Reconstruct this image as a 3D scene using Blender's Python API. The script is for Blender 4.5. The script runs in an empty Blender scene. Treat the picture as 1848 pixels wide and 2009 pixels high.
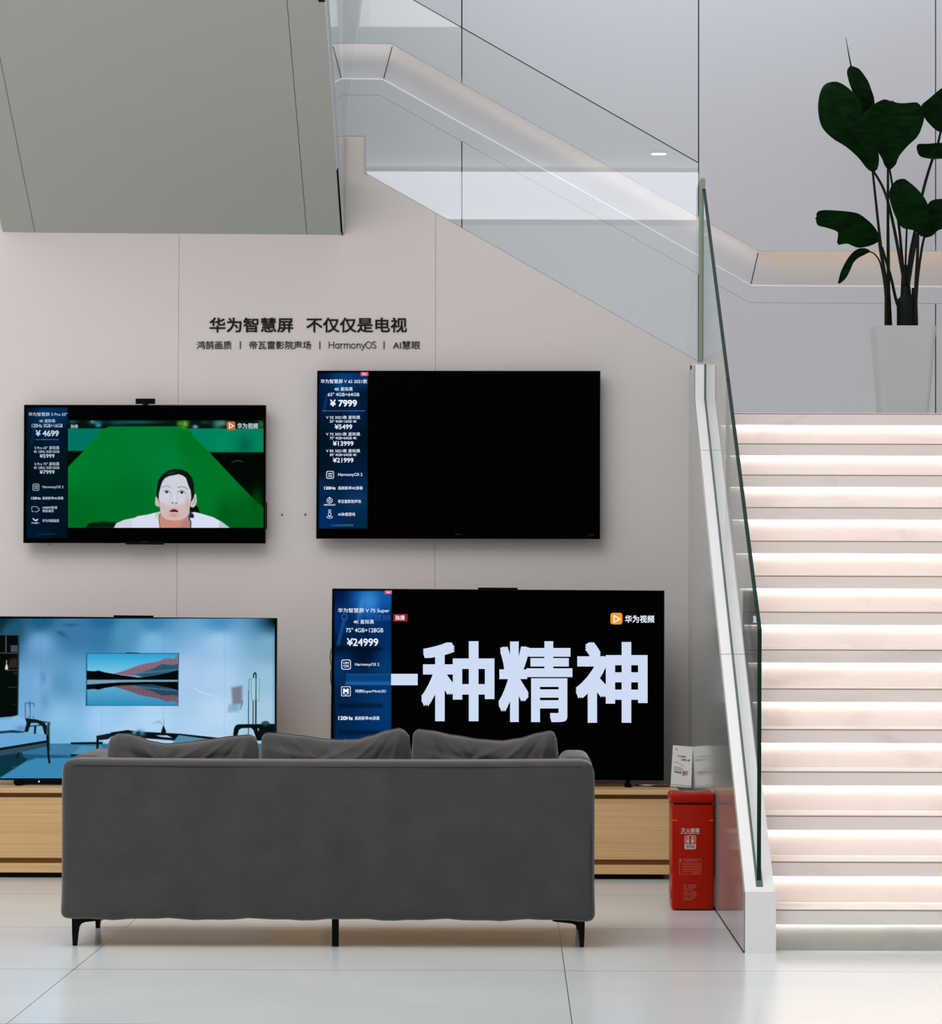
import bpy, bmesh, math, random
import numpy as np
from mathutils import Vector, Matrix

SC = bpy.context.scene
COL = SC.collection
random.seed(7)
rng = np.random.RandomState(7)

# ------------------------------------------------------------------ camera
F, CX, CY, EYE, TH = 6900.0, 1010.0, 1198.0, 1.32, 0.003
cR = Vector((math.cos(TH), 0, math.sin(TH)))
cU = Vector((-math.sin(TH), 0, math.cos(TH)))
cam = bpy.data.cameras.new('camera')
cam.sensor_width = 36.0
cam.lens = F / 2009 * 36.0
cam.shift_x = (924 - CX) / 2009
cam.shift_y = (CY - 1004.5) / 2009
cam.clip_end = 100
cam_ob = bpy.data.objects.new('camera', cam)
cB = Vector((0, -1, 0))
cam_ob.matrix_world = Matrix(((cR.x, cU.x, cB.x, 0), (cR.y, cU.y, cB.y, 0), (cR.z, cU.z, cB.z, EYE), (0, 0, 0, 1)))
COL.objects.link(cam_ob)
SC.camera = cam_ob


def P(px, py, Y):
    """the point at depth Y that stands behind a point of the photograph"""
    v = cR * ((px - CX) / F * Y) + cU * ((CY - py) / F * Y)
    return Vector((v.x, Y, v.z + EYE))


# ------------------------------------------------------------------ world, lamps, exposure
SC.view_settings.view_transform = 'Standard'
SC.view_settings.look = 'None'
SC.view_settings.exposure = 0.0
SC.view_settings.gamma = 1.0
SC.view_settings.use_curve_mapping = False
w = bpy.data.worlds.new('world')
SC.world = w
w.use_nodes = True
w.node_tree.nodes['Background'].inputs[0].default_value = (0.86, 0.93, 1.0, 1)
w.node_tree.nodes['Background'].inputs[1].default_value = 0.3


def area_light(name, loc, rot, sx, sy, power, color):
    l = bpy.data.lights.new(name, 'AREA')
    l.shape = 'RECTANGLE'
    l.size, l.size_y, l.energy, l.color = sx, sy, power, color
    o = bpy.data.objects.new(name, l)
    o.location, o.rotation_euler = loc, rot
    COL.objects.link(o)
    return o


area_light('ceiling_daylight', (-3.2, 11.2, 6.15), (0, 0, 0), 6.4, 8.6, 460, (0.98, 1.0, 1.0))
area_light('atrium_daylight', (0.6, 18.9, 6.1), (0, 0, 0), 4.4, 1.6, 46, (0.93, 0.96, 1.0))
area_light('storefront_daylight', (-2.6, -2.7, 3.2), (math.radians(90), 0, 0), 7.0, 1.5, 12, (1.0, 0.985, 0.985))


# ------------------------------------------------------------------ helpers
def lin(c):
    c = np.asarray(c, float) / 255.0
    return np.where(c <= 0.04045, c / 12.92, ((c + 0.055) / 1.055) ** 2.4)


def rgba(c):
    l = lin(c)
    return (float(l[0]), float(l[1]), float(l[2]), 1.0)


MATS = {}


def mat(name, color=(200, 200, 200), rough=0.5, spec=0.5, metal=0.0, emit=None, estr=1.0):
    m = bpy.data.materials.new(name)
    m.use_nodes = True
    b = m.node_tree.nodes['Principled BSDF']
    b.inputs['Base Color'].default_value = rgba(color)
    b.inputs['Roughness'].default_value = rough
    b.inputs['Specular IOR Level'].default_value = spec
    b.inputs['Metallic'].default_value = metal
    if emit is not None:
        b.inputs['Emission Color'].default_value = rgba(emit)
        b.inputs['Emission Strength'].default_value = estr
    MATS[name] = m
    return m


def nodes(m):
    return m.node_tree.nodes, m.node_tree.links, m.node_tree.nodes['Principled BSDF']


def add_noise_color(m, c1, c2, scale=(1, 1, 1), nscale=5.0, detail=4.0, lo=0.35, hi=0.65, bump=0.0, distort=0.0):
    N, L, b = nodes(m)
    g = N.new('ShaderNodeNewGeometry')
    mp = N.new('ShaderNodeMapping')
    mp.inputs['Scale'].default_value = scale
    L.new(g.outputs['Position'], mp.inputs['Vector'])
    t = N.new('ShaderNodeTexNoise')
    t.inputs['Scale'].default_value = nscale
    t.inputs['Detail'].default_value = detail
    t.inputs['Distortion'].default_value = distort
    L.new(mp.outputs[0], t.inputs['Vector'])
    r = N.new('ShaderNodeValToRGB')
    r.color_ramp.elements[0].position = lo
    r.color_ramp.elements[1].position = hi
    r.color_ramp.elements[0].color = rgba(c1)
    r.color_ramp.elements[1].color = rgba(c2)
    L.new(t.outputs['Fac'], r.inputs['Fac'])
    L.new(r.outputs['Color'], b.inputs['Base Color'])
    if bump:
        bp = N.new('ShaderNodeBump')
        bp.inputs['Strength'].default_value = bump
        bp.inputs['Distance'].default_value = 0.002
        L.new(t.outputs['Fac'], bp.inputs['Height'])
        L.new(bp.outputs[0], b.inputs['Normal'])
    return r


class MB:
    """collects shapes, then links them as one mesh object"""

    def __init__(self):
        self.bm = bmesh.new()

    def poly(self, pts):
        vs = [self.bm.verts.new(p) for p in pts]
        try:
            return self.bm.faces.new(vs)
        except ValueError:
            return None

    def prism(self, pts, d):
        """closed polygon swept along the vector d"""
        d = Vector(d)
        a = [self.bm.verts.new(p) for p in pts]
        b = [self.bm.verts.new(Vector(p) + d) for p in pts]
        n = len(a)
        fs = [self.bm.faces.new(a), self.bm.faces.new(list(reversed(b)))]
        for i in range(n):
            j = (i + 1) % n
            fs.append(self.bm.faces.new((a[j], a[i], b[i], b[j])))
        return fs

    def pxprism(self, pts, Y, depth):
        return self.prism([P(x, y, Y) for x, y in pts], (0, depth, 0))

    def pxbox(self, x0, y0, x1, y1, Y, depth):
        return self.pxprism([(x0, y0), (x0, y1), (x1, y1), (x1, y0)], Y, depth)

    def box(self, x0, x1, y0, y1, z0, z1, bevel=0.0, seg=2):
        t = bmesh.new()
        bmesh.ops.create_cube(t, size=1)
        for v in t.verts:
            v.co = Vector(((x0 + x1) / 2 + v.co.x * (x1 - x0), (y0 + y1) / 2 + v.co.y * (y1 - y0), (z0 + z1) / 2 + v.co.z * (z1 - z0)))
        if bevel:
            bmesh.ops.bevel(t, geom=t.edges[:], offset=bevel, segments=seg, affect='EDGES', profile=0.5)
        self.merge(t)

    def merge(self, t):
        t.verts.ensure_lookup_table()
        m = {v: self.bm.verts.new(v.co) for v in t.verts}
        for f in t.faces:
            try:
                self.bm.faces.new([m[v] for v in f.verts])
            except ValueError:
                pass
        t.free()

    def tube(self, pts, radii, seg=10, caps=True):
        pts = [Vector(p) for p in pts]
        if not hasattr(radii, '__len__'):
            radii = [radii] * len(pts)
        rings = []
        for i, p in enumerate(pts):
            t = (pts[min(i + 1, len(pts) - 1)] - pts[max(i - 1, 0)]).normalized()
            a = t.cross(Vector((0, 1, 0)))
            if a.length < 1e-3:
                a = t.cross(Vector((1, 0, 0)))
            a.normalize()
            b = t.cross(a)
            rings.append([self.bm.verts.new(p + (a * math.cos(2 * math.pi * k / seg) + b * math.sin(2 * math.pi * k / seg)) * radii[i]) for k in range(seg)])
        for r0, r1 in zip(rings, rings[1:]):
            for k in range(seg):
                self.bm.faces.new((r0[k], r0[(k + 1) % seg], r1[(k + 1) % seg], r1[k]))
        if caps:
            self.bm.faces.new(list(reversed(rings[0])))
            self.bm.faces.new(rings[-1])

    def grid(self, rows, close_u=False):
        vs = [[self.bm.verts.new(p) for p in r] for r in rows]
        for a, b in zip(vs, vs[1:]):
            n = len(a)
            for i in range(n if close_u else n - 1):
                j = (i + 1) % n
                try:
                    self.bm.faces.new((a[i], a[j], b[j], b[i]))
                except ValueError:
                    pass
        return vs

    def build(self, name, m, parent=None, smooth=False, recalc=True):
        if recalc:
            bmesh.ops.recalc_face_normals(self.bm, faces=self.bm.faces[:])
        me = bpy.data.meshes.new(name)
        self.bm.to_mesh(me)
        self.bm.free()
        return link_mesh(name, me, m, parent, smooth)


def world_loc(o):
    l = Vector((0, 0, 0))
    while o is not None:
        l += o.location
        o = o.parent
    return l


def link_mesh(name, me, m, parent=None, smooth=False):
    n = len(me.vertices)
    co = np.empty(n * 3, np.float32)
    me.vertices.foreach_get('co', co)
    co = co.reshape(-1, 3)
    o = bpy.data.objects.new(name, me)
    if parent is None:
        off = Vector(((co[:, 0].min() + co[:, 0].max()) / 2, (co[:, 1].min() + co[:, 1].max()) / 2, co[:, 2].min()))
        o.location = off
    else:
        off = world_loc(parent)
        o.parent = parent
    co = co - np.array(off, np.float32)
    me.vertices.foreach_set('co', co.ravel())
    me.update()
    for x in (m if isinstance(m, (list, tuple)) else [m]):
        me.materials.append(x)
    if smooth:
        for p in me.polygons:
            p.use_smooth = True
    COL.objects.link(o)
    return o


def tag(o, label=None, cat=None, group=None, kind=None):
    if label: o['label'] = label
    if cat: o['category'] = cat
    if group: o['group'] = group
    if kind: o['kind'] = kind
    return o


def thing(name, label, cat, loc, group=None):
    o = bpy.data.objects.new(name, None)
    o.location = loc
    o.empty_display_size = 0.1
    COL.objects.link(o)
    return tag(o, label, cat, group)


def plabel(o, label):
    o['label'] = label
    return o


# ------------------------------------------------------------------ lettering
_fc = {}


def text_verts(body, bold):
    key = (body, bold)
    if key in _fc:
        return _fc[key]
    cu = bpy.data.curves.new('glyphs', 'FONT')
    cu.body = body
    cu.size = 1.0
    cu.resolution_u = 4
    o = bpy.data.objects.new('glyphs', cu)
    COL.objects.link(o)
    dg = bpy.context.evaluated_depsgraph_get()
    me = bpy.data.meshes.new_from_object(o.evaluated_get(dg), depsgraph=dg)
    n = len(me.vertices)
    co = np.empty(n * 3, np.float32)
    me.vertices.foreach_get('co', co)
    co = co.reshape(-1, 3)[:, :2].copy()
    faces = [tuple(p.vertices) for p in me.polygons]
    bpy.data.objects.remove(o)
    bpy.data.curves.remove(cu)
    bpy.data.meshes.remove(me)
    if bold > 0.004:
        cs, fs = [], []
        for i, (a, b) in enumerate(((-1, -1), (0, -1), (1, -1), (1, 0), (1, 1), (0, 1), (-1, 1), (-1, 0))):
            cs.append(co + np.array((a * bold, b * bold), np.float32))
            fs += [tuple(v + n * i for v in f) for f in faces]
        co, faces = np.concatenate(cs), fs
    _fc[key] = (co, faces)
    return _fc[key]


class Letters:
    """flat lettering and marks on the plane Y, fitted to boxes of the photograph"""

    def __init__(self, Y, thick=0.0):
        self.Y, self.thick = Y, thick
        self.v, self.f = [], []
        self.segs, self.hold = [], False

    def begin(self, name):
        """what follows belongs to one mark of its own"""
        self.segs.append((name, len(self.v), len(self.f)))
        self.hold = True
        return self

    def end(self):
        self.hold = False
        return self

    def _add(self, pts, faces, per=0):
        if not self.hold and not self.segs:
            self.segs.append((None, 0, 0))
        b = len(self.v)
        self.v += [P(x, y, self.Y - (.00012 * (i // per) if per else 0)) for i, (x, y) in enumerate(pts)]
        self.f += [tuple(i + b for i in f) for f in faces]

    def text(self, body, x0, y0, x1, y1, bold=0.0):
        if not self.hold:
            self.segs.append(('text_line', len(self.v), len(self.f)))
        co, faces = text_verts(body, bold)
        mn, mx = co.min(0), co.max(0)
        q = (co - mn) / np.maximum(mx - mn, 1e-6)
        self._add([(x0 + a * (x1 - x0), y1 - b * (y1 - y0)) for a, b in q], faces, len(q) // 8 if bold > 0.004 else 0)
        return self

    def poly(self, pts):
        self._add(pts, [tuple(range(len(pts)))])
        return self

    def rect(self, x0, y0, x1, y1):
        return self.poly([(x0, y0), (x0, y1), (x1, y1), (x1, y0)])

    def line(self, pts, wd, closed=False):
        pts = [np.array(p, float) for p in pts]
        if closed:
            pts = pts + [pts[0]]
        for a, b in zip(pts, pts[1:]):
            d = b - a
            l = np.hypot(*d)
            if l < 1e-6:
                continue
            d /= l
            n = np.array((-d[1], d[0])) * wd / 2
            e = d * wd * 0.3
            self.poly([tuple(a - e + n), tuple(a - e - n), tuple(b + e - n), tuple(b + e + n)])
        return self

    def ring(self, cx, cy, rx, ry, wd, n=24, a0=0, a1=360):
        full = abs(a1 - a0) >= 360
        k = n if full else n + 1
        A = [math.radians(a0 + (a1 - a0) * i / n) for i in range(k)]
        pts = [(cx + (rx + wd / 2) * math.cos(a), cy + (ry + wd / 2) * math.sin(a)) for a in A]
        pts += [(cx + (rx - wd / 2) * math.cos(a), cy + (ry - wd / 2) * math.sin(a)) for a in A]
        self._add(pts, [(i, (i + 1) % k, k + (i + 1) % k, k + i) for i in range(k if full else k - 1)])
        return self

    def disc(self, cx, cy, rx, ry, n=20):
        return self.poly([(cx + rx * math.cos(2 * math.pi * i / n), cy + ry * math.sin(2 * math.pi * i / n)) for i in range(n)])

    def rrect(self, x0, y0, x1, y1, r, wd=None):
        pts = []
        for (cx, cy, a) in ((x1 - r, y1 - r, 0), (x0 + r, y1 - r, 90), (x0 + r, y0 + r, 180), (x1 - r, y0 + r, 270)):
            for k in range(5):
                t = math.radians(a + 22.5 * k)
                pts.append((cx + r * math.cos(t), cy + r * math.sin(t)))
        if wd is None:
            return self.poly(pts)
        mx, my = (x0 + x1) / 2, (y0 + y1) / 2
        hx, hy = (x1 - x0) / 2, (y1 - y0) / 2
        inn = [(mx + (x - mx) * (hx - wd) / hx, my + (y - my) * (hy - wd) / hy) for x, y in pts]
        n = len(pts)
        self._add(pts + inn, [(i, (i + 1) % n, n + (i + 1) % n, n + i) for i in range(n)])
        return self

    def build(self, name, m, parent=None):
        segs = [g for g in self.segs] + [(None, len(self.v), len(self.f))]
        out = None
        for (nm, v0, f0), (_, v1, f1) in zip(segs, segs[1:]):
            if f1 > f0:
                out = self.piece((nm or name) if len(segs) > 2 else name, m, parent, self.v[v0:v1], [tuple(i - v0 for i in q) for q in self.f[f0:f1]])
        return out

    def piece(self, name, m, parent, sv, sf):
        me = bpy.data.meshes.new(name)
        v, f = list(sv), list(sf)
        if self.thick:
            n = len(v)
            cnt = {}
            for q in sf:
                for a, b in zip(q, q[1:] + q[:1]):
                    k = (min(a, b), max(a, b))
                    cnt[k] = cnt.get(k, 0) + 1
            v += [p + Vector((0, self.thick, 0)) for p in sv]
            for q in sf:
                for a, b in zip(q, q[1:] + q[:1]):
                    if cnt[(min(a, b), max(a, b))] == 1:
                        f.append((b, a, a + n, b + n))
        me.from_pydata([tuple(p) for p in v], [], f)
        me.validate()
        return link_mesh(name, me, m, parent)


# ------------------------------------------------------------------ pictures shown on the screens (colours per vertex)
class Canvas:
    def __init__(self, x0, y0, x1, y1, res=1.0, base=(0, 0, 0)):
        self.b = (x0, y0, x1, y1)
        self.nx, self.ny = max(2, int((x1 - x0) * res)), max(2, int((y1 - y0) * res))
        self.X, self.Yy = np.meshgrid(np.linspace(x0, x1, self.nx), np.linspace(y0, y1, self.ny))
        self.a = np.zeros((self.ny, self.nx, 3)) + np.array(base, float)

    def field(self, pts, power=3.0):
        """smooth colours from (x, y, rgb) points"""
        ws = np.zeros_like(self.X)
        acc = np.zeros_like(self.a)
        for x, y, c in pts:
            d = 1.0 / (((self.X - x) ** 2 + (self.Yy - y) ** 2) ** (power / 2) + 30.0)
            ws += d
            acc += d[..., None] * np.array(c, float)
        self.a = acc / ws[..., None]

    def blend(self, m, c):
        m = np.clip(m, 0, 1)[..., None]
        self.a = self.a * (1 - m) + np.array(c, float) * m

    def segdist(self, pts, closed):
        d = np.full(self.X.shape, 1e9)
        n = len(pts)
        for i in range(n if closed else n - 1):
            ax, ay = pts[i]
            bx, by = pts[(i + 1) % n]
            vx, vy = bx - ax, by - ay
            t = np.clip(((self.X - ax) * vx + (self.Yy - ay) * vy) / (vx * vx + vy * vy + 1e-9), 0, 1)
            d = np.minimum(d, np.hypot(self.X - ax - t * vx, self.Yy - ay - t * vy))
        return d

    def poly(self, pts, c, soft=0.8, al=1.0):
        ins = np.zeros(self.X.shape, bool)
        n = len(pts)
        for i in range(n):
            ax, ay = pts[i]
            bx, by = pts[(i + 1) % n]
            if ay == by:
                continue
            cond = ((ay > self.Yy) != (by > self.Yy)) & (self.X < (bx - ax) * (self.Yy - ay) / (by - ay) + ax)
            ins ^= cond
        d = self.segdist(pts, True)
        d = np.where(ins, -d, d)
        self.blend(np.clip(0.5 - d / soft, 0, 1) * al, c)

    def line(self, pts, wd, c, soft=0.8, al=1.0):
        d = self.segdist(pts, False) - wd / 2
        self.blend(np.clip(0.5 - d / soft, 0, 1) * al, c)

    def blob(self, x, y, rx, ry, c, al=1.0, hard=False, rot=0.0):
        u, v = self.X - x, self.Yy - y
        if rot:
            cr, sr = math.cos(rot), math.sin(rot)
            u, v = u * cr + v * sr, -u * sr + v * cr
        q = (u / rx) ** 2 + (v / ry) ** 2
        self.blend((np.clip((1.15 - np.sqrt(q)) / 0.3, 0, 1) if hard else np.exp(-q)) * al, c)

    def build(self, name, Y, parent):
        nx, ny = self.nx, self.ny
        k = Y / F
        u = (self.X - CX) * k
        v = (CY - self.Yy) * k
        co = np.stack([cR.x * u + cU.x * v, np.full_like(u, Y), cR.z * u + cU.z * v + EYE], -1).reshape(-1, 3)
        idx = np.arange(nx * ny).reshape(ny, nx)
        f = np.stack([idx[:-1, :-1], idx[1:, :-1], idx[1:, 1:], idx[:-1, 1:]], -1).reshape(-1, 4)
        me = bpy.data.meshes.new(name)
        me.from_pydata(co.tolist(), [], f.tolist())
        at = me.color_attributes.new('picture', 'FLOAT_COLOR', 'POINT')
        col = np.ones((nx * ny, 4), np.float32)
        col[:, :3] = lin(np.clip(self.a, 0, 255)).reshape(-1, 3)
        at.data.foreach_set('color', col.ravel())
        return link_mesh(name, me, MATS['screen_picture'], parent)


def Z(pts, s, ox, oy):
    return [(ox + x / s, oy + y / s) for x, y in pts]


# ------------------------------------------------------------------ materials
M = MATS
mat('wall_paint', (227, 219, 216), 0.55, 0.3)
mat('back_wall_paint', (220, 223, 230), 0.5, 0.3)
mat('ceiling_paint', (215, 215, 210), 0.7, 0.2)
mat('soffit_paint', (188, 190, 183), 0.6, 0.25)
mat('joint_dark', (30, 32, 32), 0.8, 0.1)
mat('panel_gloss', (164, 166, 160), 0.12, 0.8)
mat('stone_white', (244, 241, 243), 0.45, 0.35)
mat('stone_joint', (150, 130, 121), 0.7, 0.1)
mat('stone_gray', (172, 174, 164), 0.5, 0.35)
add_noise_color(M['stone_gray'], (160, 163, 154), (180, 181, 171), (1, 1, 1), 4.0)
mat('marble', (236, 224, 219), 0.3, 0.4)
add_noise_color(M['marble'], (230, 221, 217), (246, 238, 233), (1.0, 1.0, 2.2), 1.6, 8.0, 0.28, 0.44, distort=1.2)
mat('led_stair', (255, 255, 255), 0.5, 0.0, emit=(255, 244, 238), estr=5.2)
mat('led_warm', (255, 255, 255), 0.5, 0.0, emit=(255, 208, 152), estr=3.4)
mat('led_soft', (255, 255, 255), 0.5, 0.0, emit=(255, 232, 210), estr=3.6)
mat('led_cool', (255, 255, 255), 0.5, 0.0, emit=(255, 240, 228), estr=4.2)
mat('window_sky', (255, 255, 255), 0.5, 0.0, emit=(243, 242, 255), estr=4.2)
mat('added_glow', (255, 255, 255), 0.5, 0.0, emit=(226, 234, 255), estr=0.8)  # glow of the added panel behind the camera
mat('lamp_glow', (255, 255, 255), 0.5, 0.0, emit=(255, 252, 245), estr=14.0)
mat('black_plastic', (4, 6, 5), 0.45, 0.06)
mat('black_glass', (1, 3, 2), 0.35, 0.006)
mat('black_ink', (10, 11, 12), 0.6, 0.2)
mat('chrome_edge', (150, 152, 150), 0.3, 0.5, 0.8)
mat('cable_black', (20, 20, 20), 0.5, 0.3)
mat('cable_white', (200, 200, 196), 0.5, 0.3)
mat('leg_black', (4, 5, 5), 0.45, 0.08)
mat('led_dot', (255, 255, 255), 0.5, 0.0, emit=(255, 255, 255), estr=1.0)
mat('screen_white', (0, 0, 0), 0.6, 0.0, emit=(232, 240, 252), estr=1.0)
mat('screen_soft', (0, 0, 0), 0.6, 0.0, emit=(190, 205, 220), estr=1.0)
mat('screen_dim', (0, 0, 0), 0.6, 0.0, emit=(90, 130, 165), estr=1.0)
mat('screen_faint', (0, 0, 0), 0.6, 0.0, emit=(38, 62, 72), estr=1.0)
mat('screen_ghost', (0, 0, 0), 0.6, 0.0, emit=(24, 84, 160), estr=1.0)
mat('screen_big', (0, 0, 0), 0.6, 0.0, emit=(206, 220, 244), estr=1.0)
mat('screen_orange', (0, 0, 0), 0.6, 0.0, emit=(248, 152, 34), estr=1.0)
mat('screen_rust', (0, 0, 0), 0.6, 0.0, emit=(196, 106, 38), estr=1.0)
mat('screen_red', (0, 0, 0), 0.6, 0.0, emit=(150, 32, 42), estr=1.0)
mat('screen_pink', (0, 0, 0), 0.6, 0.0, emit=(222, 78, 112), estr=1.0)
mat('paper', (226, 224, 222), 0.6, 0.2)
mat('paper_gray', (120, 122, 122), 0.6, 0.2)
mat('paper_tan', (196, 150, 100), 0.6, 0.2)
mat('red_paint', (166, 22, 0), 0.3, 0.12)
mat('white_print', (236, 214, 208), 0.6, 0.2)
mat('soft_print', (222, 120, 96), 0.6, 0.2)
mat('pot_glaze', (206, 210, 210), 0.35, 0.4)
mat('soil', (30, 24, 18), 0.9, 0.1)
mat('stem_green', (6, 20, 8), 0.5, 0.2)
mat('trunk_green', (8, 20, 9), 0.6, 0.2)
mat('leaf_green', (10, 46, 14), 0.5, 0.05)
add_noise_color(M['leaf_green'], (1, 26, 3), (4, 46, 8), (3, 3, 12), 4.0, 3.0)
mat('wood', (222, 176, 122), 0.45, 0.3)
add_noise_color(M['wood'], (206, 162, 110), (224, 184, 136), (0.6, 6, 60), 2.0, 5.0, 0.3, 0.7)
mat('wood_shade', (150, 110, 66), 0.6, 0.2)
mat('sofa_fabric', (104, 100, 98), 0.92, 0.12)
add_noise_color(M['sofa_fabric'], (62, 62, 60), (72, 69, 68), (1, 1, 1), 9.0, 6.0, 0.3, 0.7, bump=0.25)
M['sofa_fabric'].node_tree.nodes['Principled BSDF'].inputs['Sheen Weight'].default_value = 0.4
M['sofa_fabric'].node_tree.nodes['Principled BSDF'].inputs['Sheen Roughness'].default_value = 0.5
mat('sofa_piping', (56, 54, 53), 0.9, 0.1)

m = mat('screen_picture', (0, 0, 0), 0.6, 0.0, emit=(255, 255, 255), estr=1.0)
N, L, b = nodes(m)
at = N.new('ShaderNodeAttribute')
at.attribute_name = 'picture'
L.new(at.outputs['Color'], b.inputs['Emission Color'])


def glass_mat(name, tint, base=0.04):
    m = bpy.data.materials.new(name)
    m.use_nodes = True
    N, L = m.node_tree.nodes, m.node_tree.links
    N.clear()
    out = N.new('ShaderNodeOutputMaterial')
    mix = N.new('ShaderNodeMixShader')
    tr = N.new('ShaderNodeBsdfTransparent')
    tr.inputs[0].default_value = tint
    gl = N.new('ShaderNodeBsdfGlossy')
    gl.inputs['Roughness'].default_value = 0.0
    gl.inputs['Color'].default_value = (0.95, 0.98, 0.97, 1)
    g = N.new('ShaderNodeNewGeometry')
    dot = N.new('ShaderNodeVectorMath'); dot.operation = 'DOT_PRODUCT'
    L.new(g.outputs['Normal'], dot.inputs[0]); L.new(g.outputs['Incoming'], dot.inputs[1])
    ab = N.new('ShaderNodeMath'); ab.operation = 'ABSOLUTE'
    L.new(dot.outputs['Value'], ab.inputs[0])
    om = N.new('ShaderNodeMath'); om.operation = 'SUBTRACT'; om.inputs[0].default_value = 1.0
    L.new(ab.outputs[0], om.inputs[1])
    pw = N.new('ShaderNodeMath'); pw.operation = 'POWER'; pw.inputs[1].default_value = 5.0
    L.new(om.outputs[0], pw.inputs[0])
    ma = N.new('ShaderNodeMath'); ma.operation = 'MULTIPLY_ADD'
    ma.inputs[1].default_value = 1 - base; ma.inputs[2].default_value = base
    L.new(pw.outputs[0], ma.inputs[0])
    L.new(ma.outputs[0], mix.inputs[0]); L.new(tr.outputs[0], mix.inputs[1]); L.new(gl.outputs[0], mix.inputs[2])
    L.new(mix.outputs[0], out.inputs['Surface'])
    M[name] = m
    return m


glass_mat('clear_glass', (0.975, 0.99, 0.985, 1))
mat('glass_edge', (8, 46, 34), 0.5, 0.12)
mat('glass_post', (148, 164, 150), 0.5, 0.1)
mat('glass_edge_pale', (186, 196, 194), 0.3, 0.4)
mat('glass_edge_light', (92, 114, 98), 0.4, 0.3)

# floor: large pale tiles with hairline joints
m = mat('floor_tile', (196, 199, 196), 0.2, 0.5)
N, L, b = nodes(m)
r = add_noise_color(m, (219, 225, 228), (227, 231, 233), (1, 1, 1), 1.3, 4.0)
g = N.new('ShaderNodeNewGeometry')
sp = N.new('ShaderNodeSeparateXYZ')
L.new(g.outputs['Position'], sp.inputs[0])


def joint(sock, off, period, half):
    a = N.new('ShaderNodeMath'); a.operation = 'ADD'; a.inputs[1].default_value = 100 * period - off + period / 2
    L.new(sock, a.inputs[0])
    md = N.new('ShaderNodeMath'); md.operation = 'MODULO'; md.inputs[1].default_value = period
    L.new(a.outputs[0], md.inputs[0])
    s = N.new('ShaderNodeMath'); s.operation = 'SUBTRACT'; s.inputs[1].default_value = period / 2
    L.new(md.outputs[0], s.inputs[0])
    ab = N.new('ShaderNodeMath'); ab.operation = 'ABSOLUTE'
    L.new(s.outputs[0], ab.inputs[0])
    lt = N.new('ShaderNodeMath'); lt.operation = 'LESS_THAN'; lt.inputs[1].default_value = half
    L.new(ab.outputs[0], lt.inputs[0])
    return lt.outputs[0]


j1 = joint(sp.outputs['X'], 0.187, 1.8, 0.0016)
j2 = joint(sp.outputs['Y'], 16.3, 1.7, 0.004)
mxm = N.new('ShaderNodeMath'); mxm.operation = 'MAXIMUM'
L.new(j1, mxm.inputs[0]); L.new(j2, mxm.inputs[1])
mc = N.new('ShaderNodeMix'); mc.data_type = 'RGBA'
L.new(mxm.outputs[0], mc.inputs['Factor'])
L.new(r.outputs['Color'], mc.inputs['A'])
mc.inputs['B'].default_value = rgba((92, 96, 94))
L.new(mc.outputs['Result'], b.inputs['Base Color'])

# ------------------------------------------------------------------ the setting
YW, YB = 17.97, 19.83            # display wall, rear wall of the stairwell
XL, XR, YR, ZC = -6.5, 3.1, -3.0, 6.24


def struct(name, mb, m, smooth=False):
    return tag(mb.build(name, m, None, smooth), kind='structure')


mb = MB(); mb.box(XL - .2, XR + .2, YR - .2, YB + .3, -.12, 0); struct('floor', mb, M['floor_tile'])
mb = MB(); mb.box(XL - .2, XR + .2, YR - .2, YB + .3, ZC + .02, ZC + .2); struct('ceiling', mb, M['ceiling_paint'])
mb = MB(); mb.box(XL - .2, XL, YR, YB + .3, 0, ZC); struct('wall_left', mb, M['wall_paint'])
mb = MB(); mb.box(XR, XR + .2, YR, YB + .3, 0, ZC); struct('wall_right', mb, M['wall_paint'])
# storefront wall behind the photographer: large opening below, strip window above
mb = MB()
mb.box(XL, -6.0, YR - .2, YR, 0, ZC); mb.box(2.8, XR, YR - .2, YR, 0, ZC)
mb.box(-6.0, 2.8, YR - .2, YR, 3.95, 4.12); mb.box(-6.0, 2.8, YR - .2, YR, 5.6, 5.66); mb.box(-6.0, 2.8, YR - .2, YR, 0, .25)
struct('wall_rear', mb, M['wall_paint'])
mb = MB(); mb.box(-6.0, 2.8, YR - .12, YR - .1, 5.66, 6.20); struct('window_1', mb, M['window_sky'])
mb = MB(); mb.box(-6.0, 2.8, YR - .06, YR - .04, 4.12, 5.6); struct('added_glow_panel', mb, M['added_glow'])  # invented glowing panel, added to brighten the reflection in the raked glass

# rear wall of the stairwell with its recessed, lit handrail
railT = [(655, 84), (768, 85), (1490, 492), (2089, 492)]
railB = [(655, 152), (750, 153), (1475, 558), (2089, 562)]
railC = [(655, 186), (745, 187), (1470, 594), (2089, 597)]
T3 = [P(x, y, YB) for x, y in railT]
B3 = [P(x, y, YB) for x, y in railB]
C3 = [P(x, y, YB) for x, y in railC]
seams = [906, 1370.5, 1835.5]


def lerp_y(line, x):
    for (x0, y0), (x1, y1) in zip(line, line[1:]):
        if x0 <= x <= x1:
            return y0 + (y1 - y0) * (x - x0) / (x1 - x0)
    return line[0][1] if x < line[0][0] else line[-1][1]


mb = MB()
gap = 1.1
edges = [-400] + seams + [2100]
top_z = -560


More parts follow.
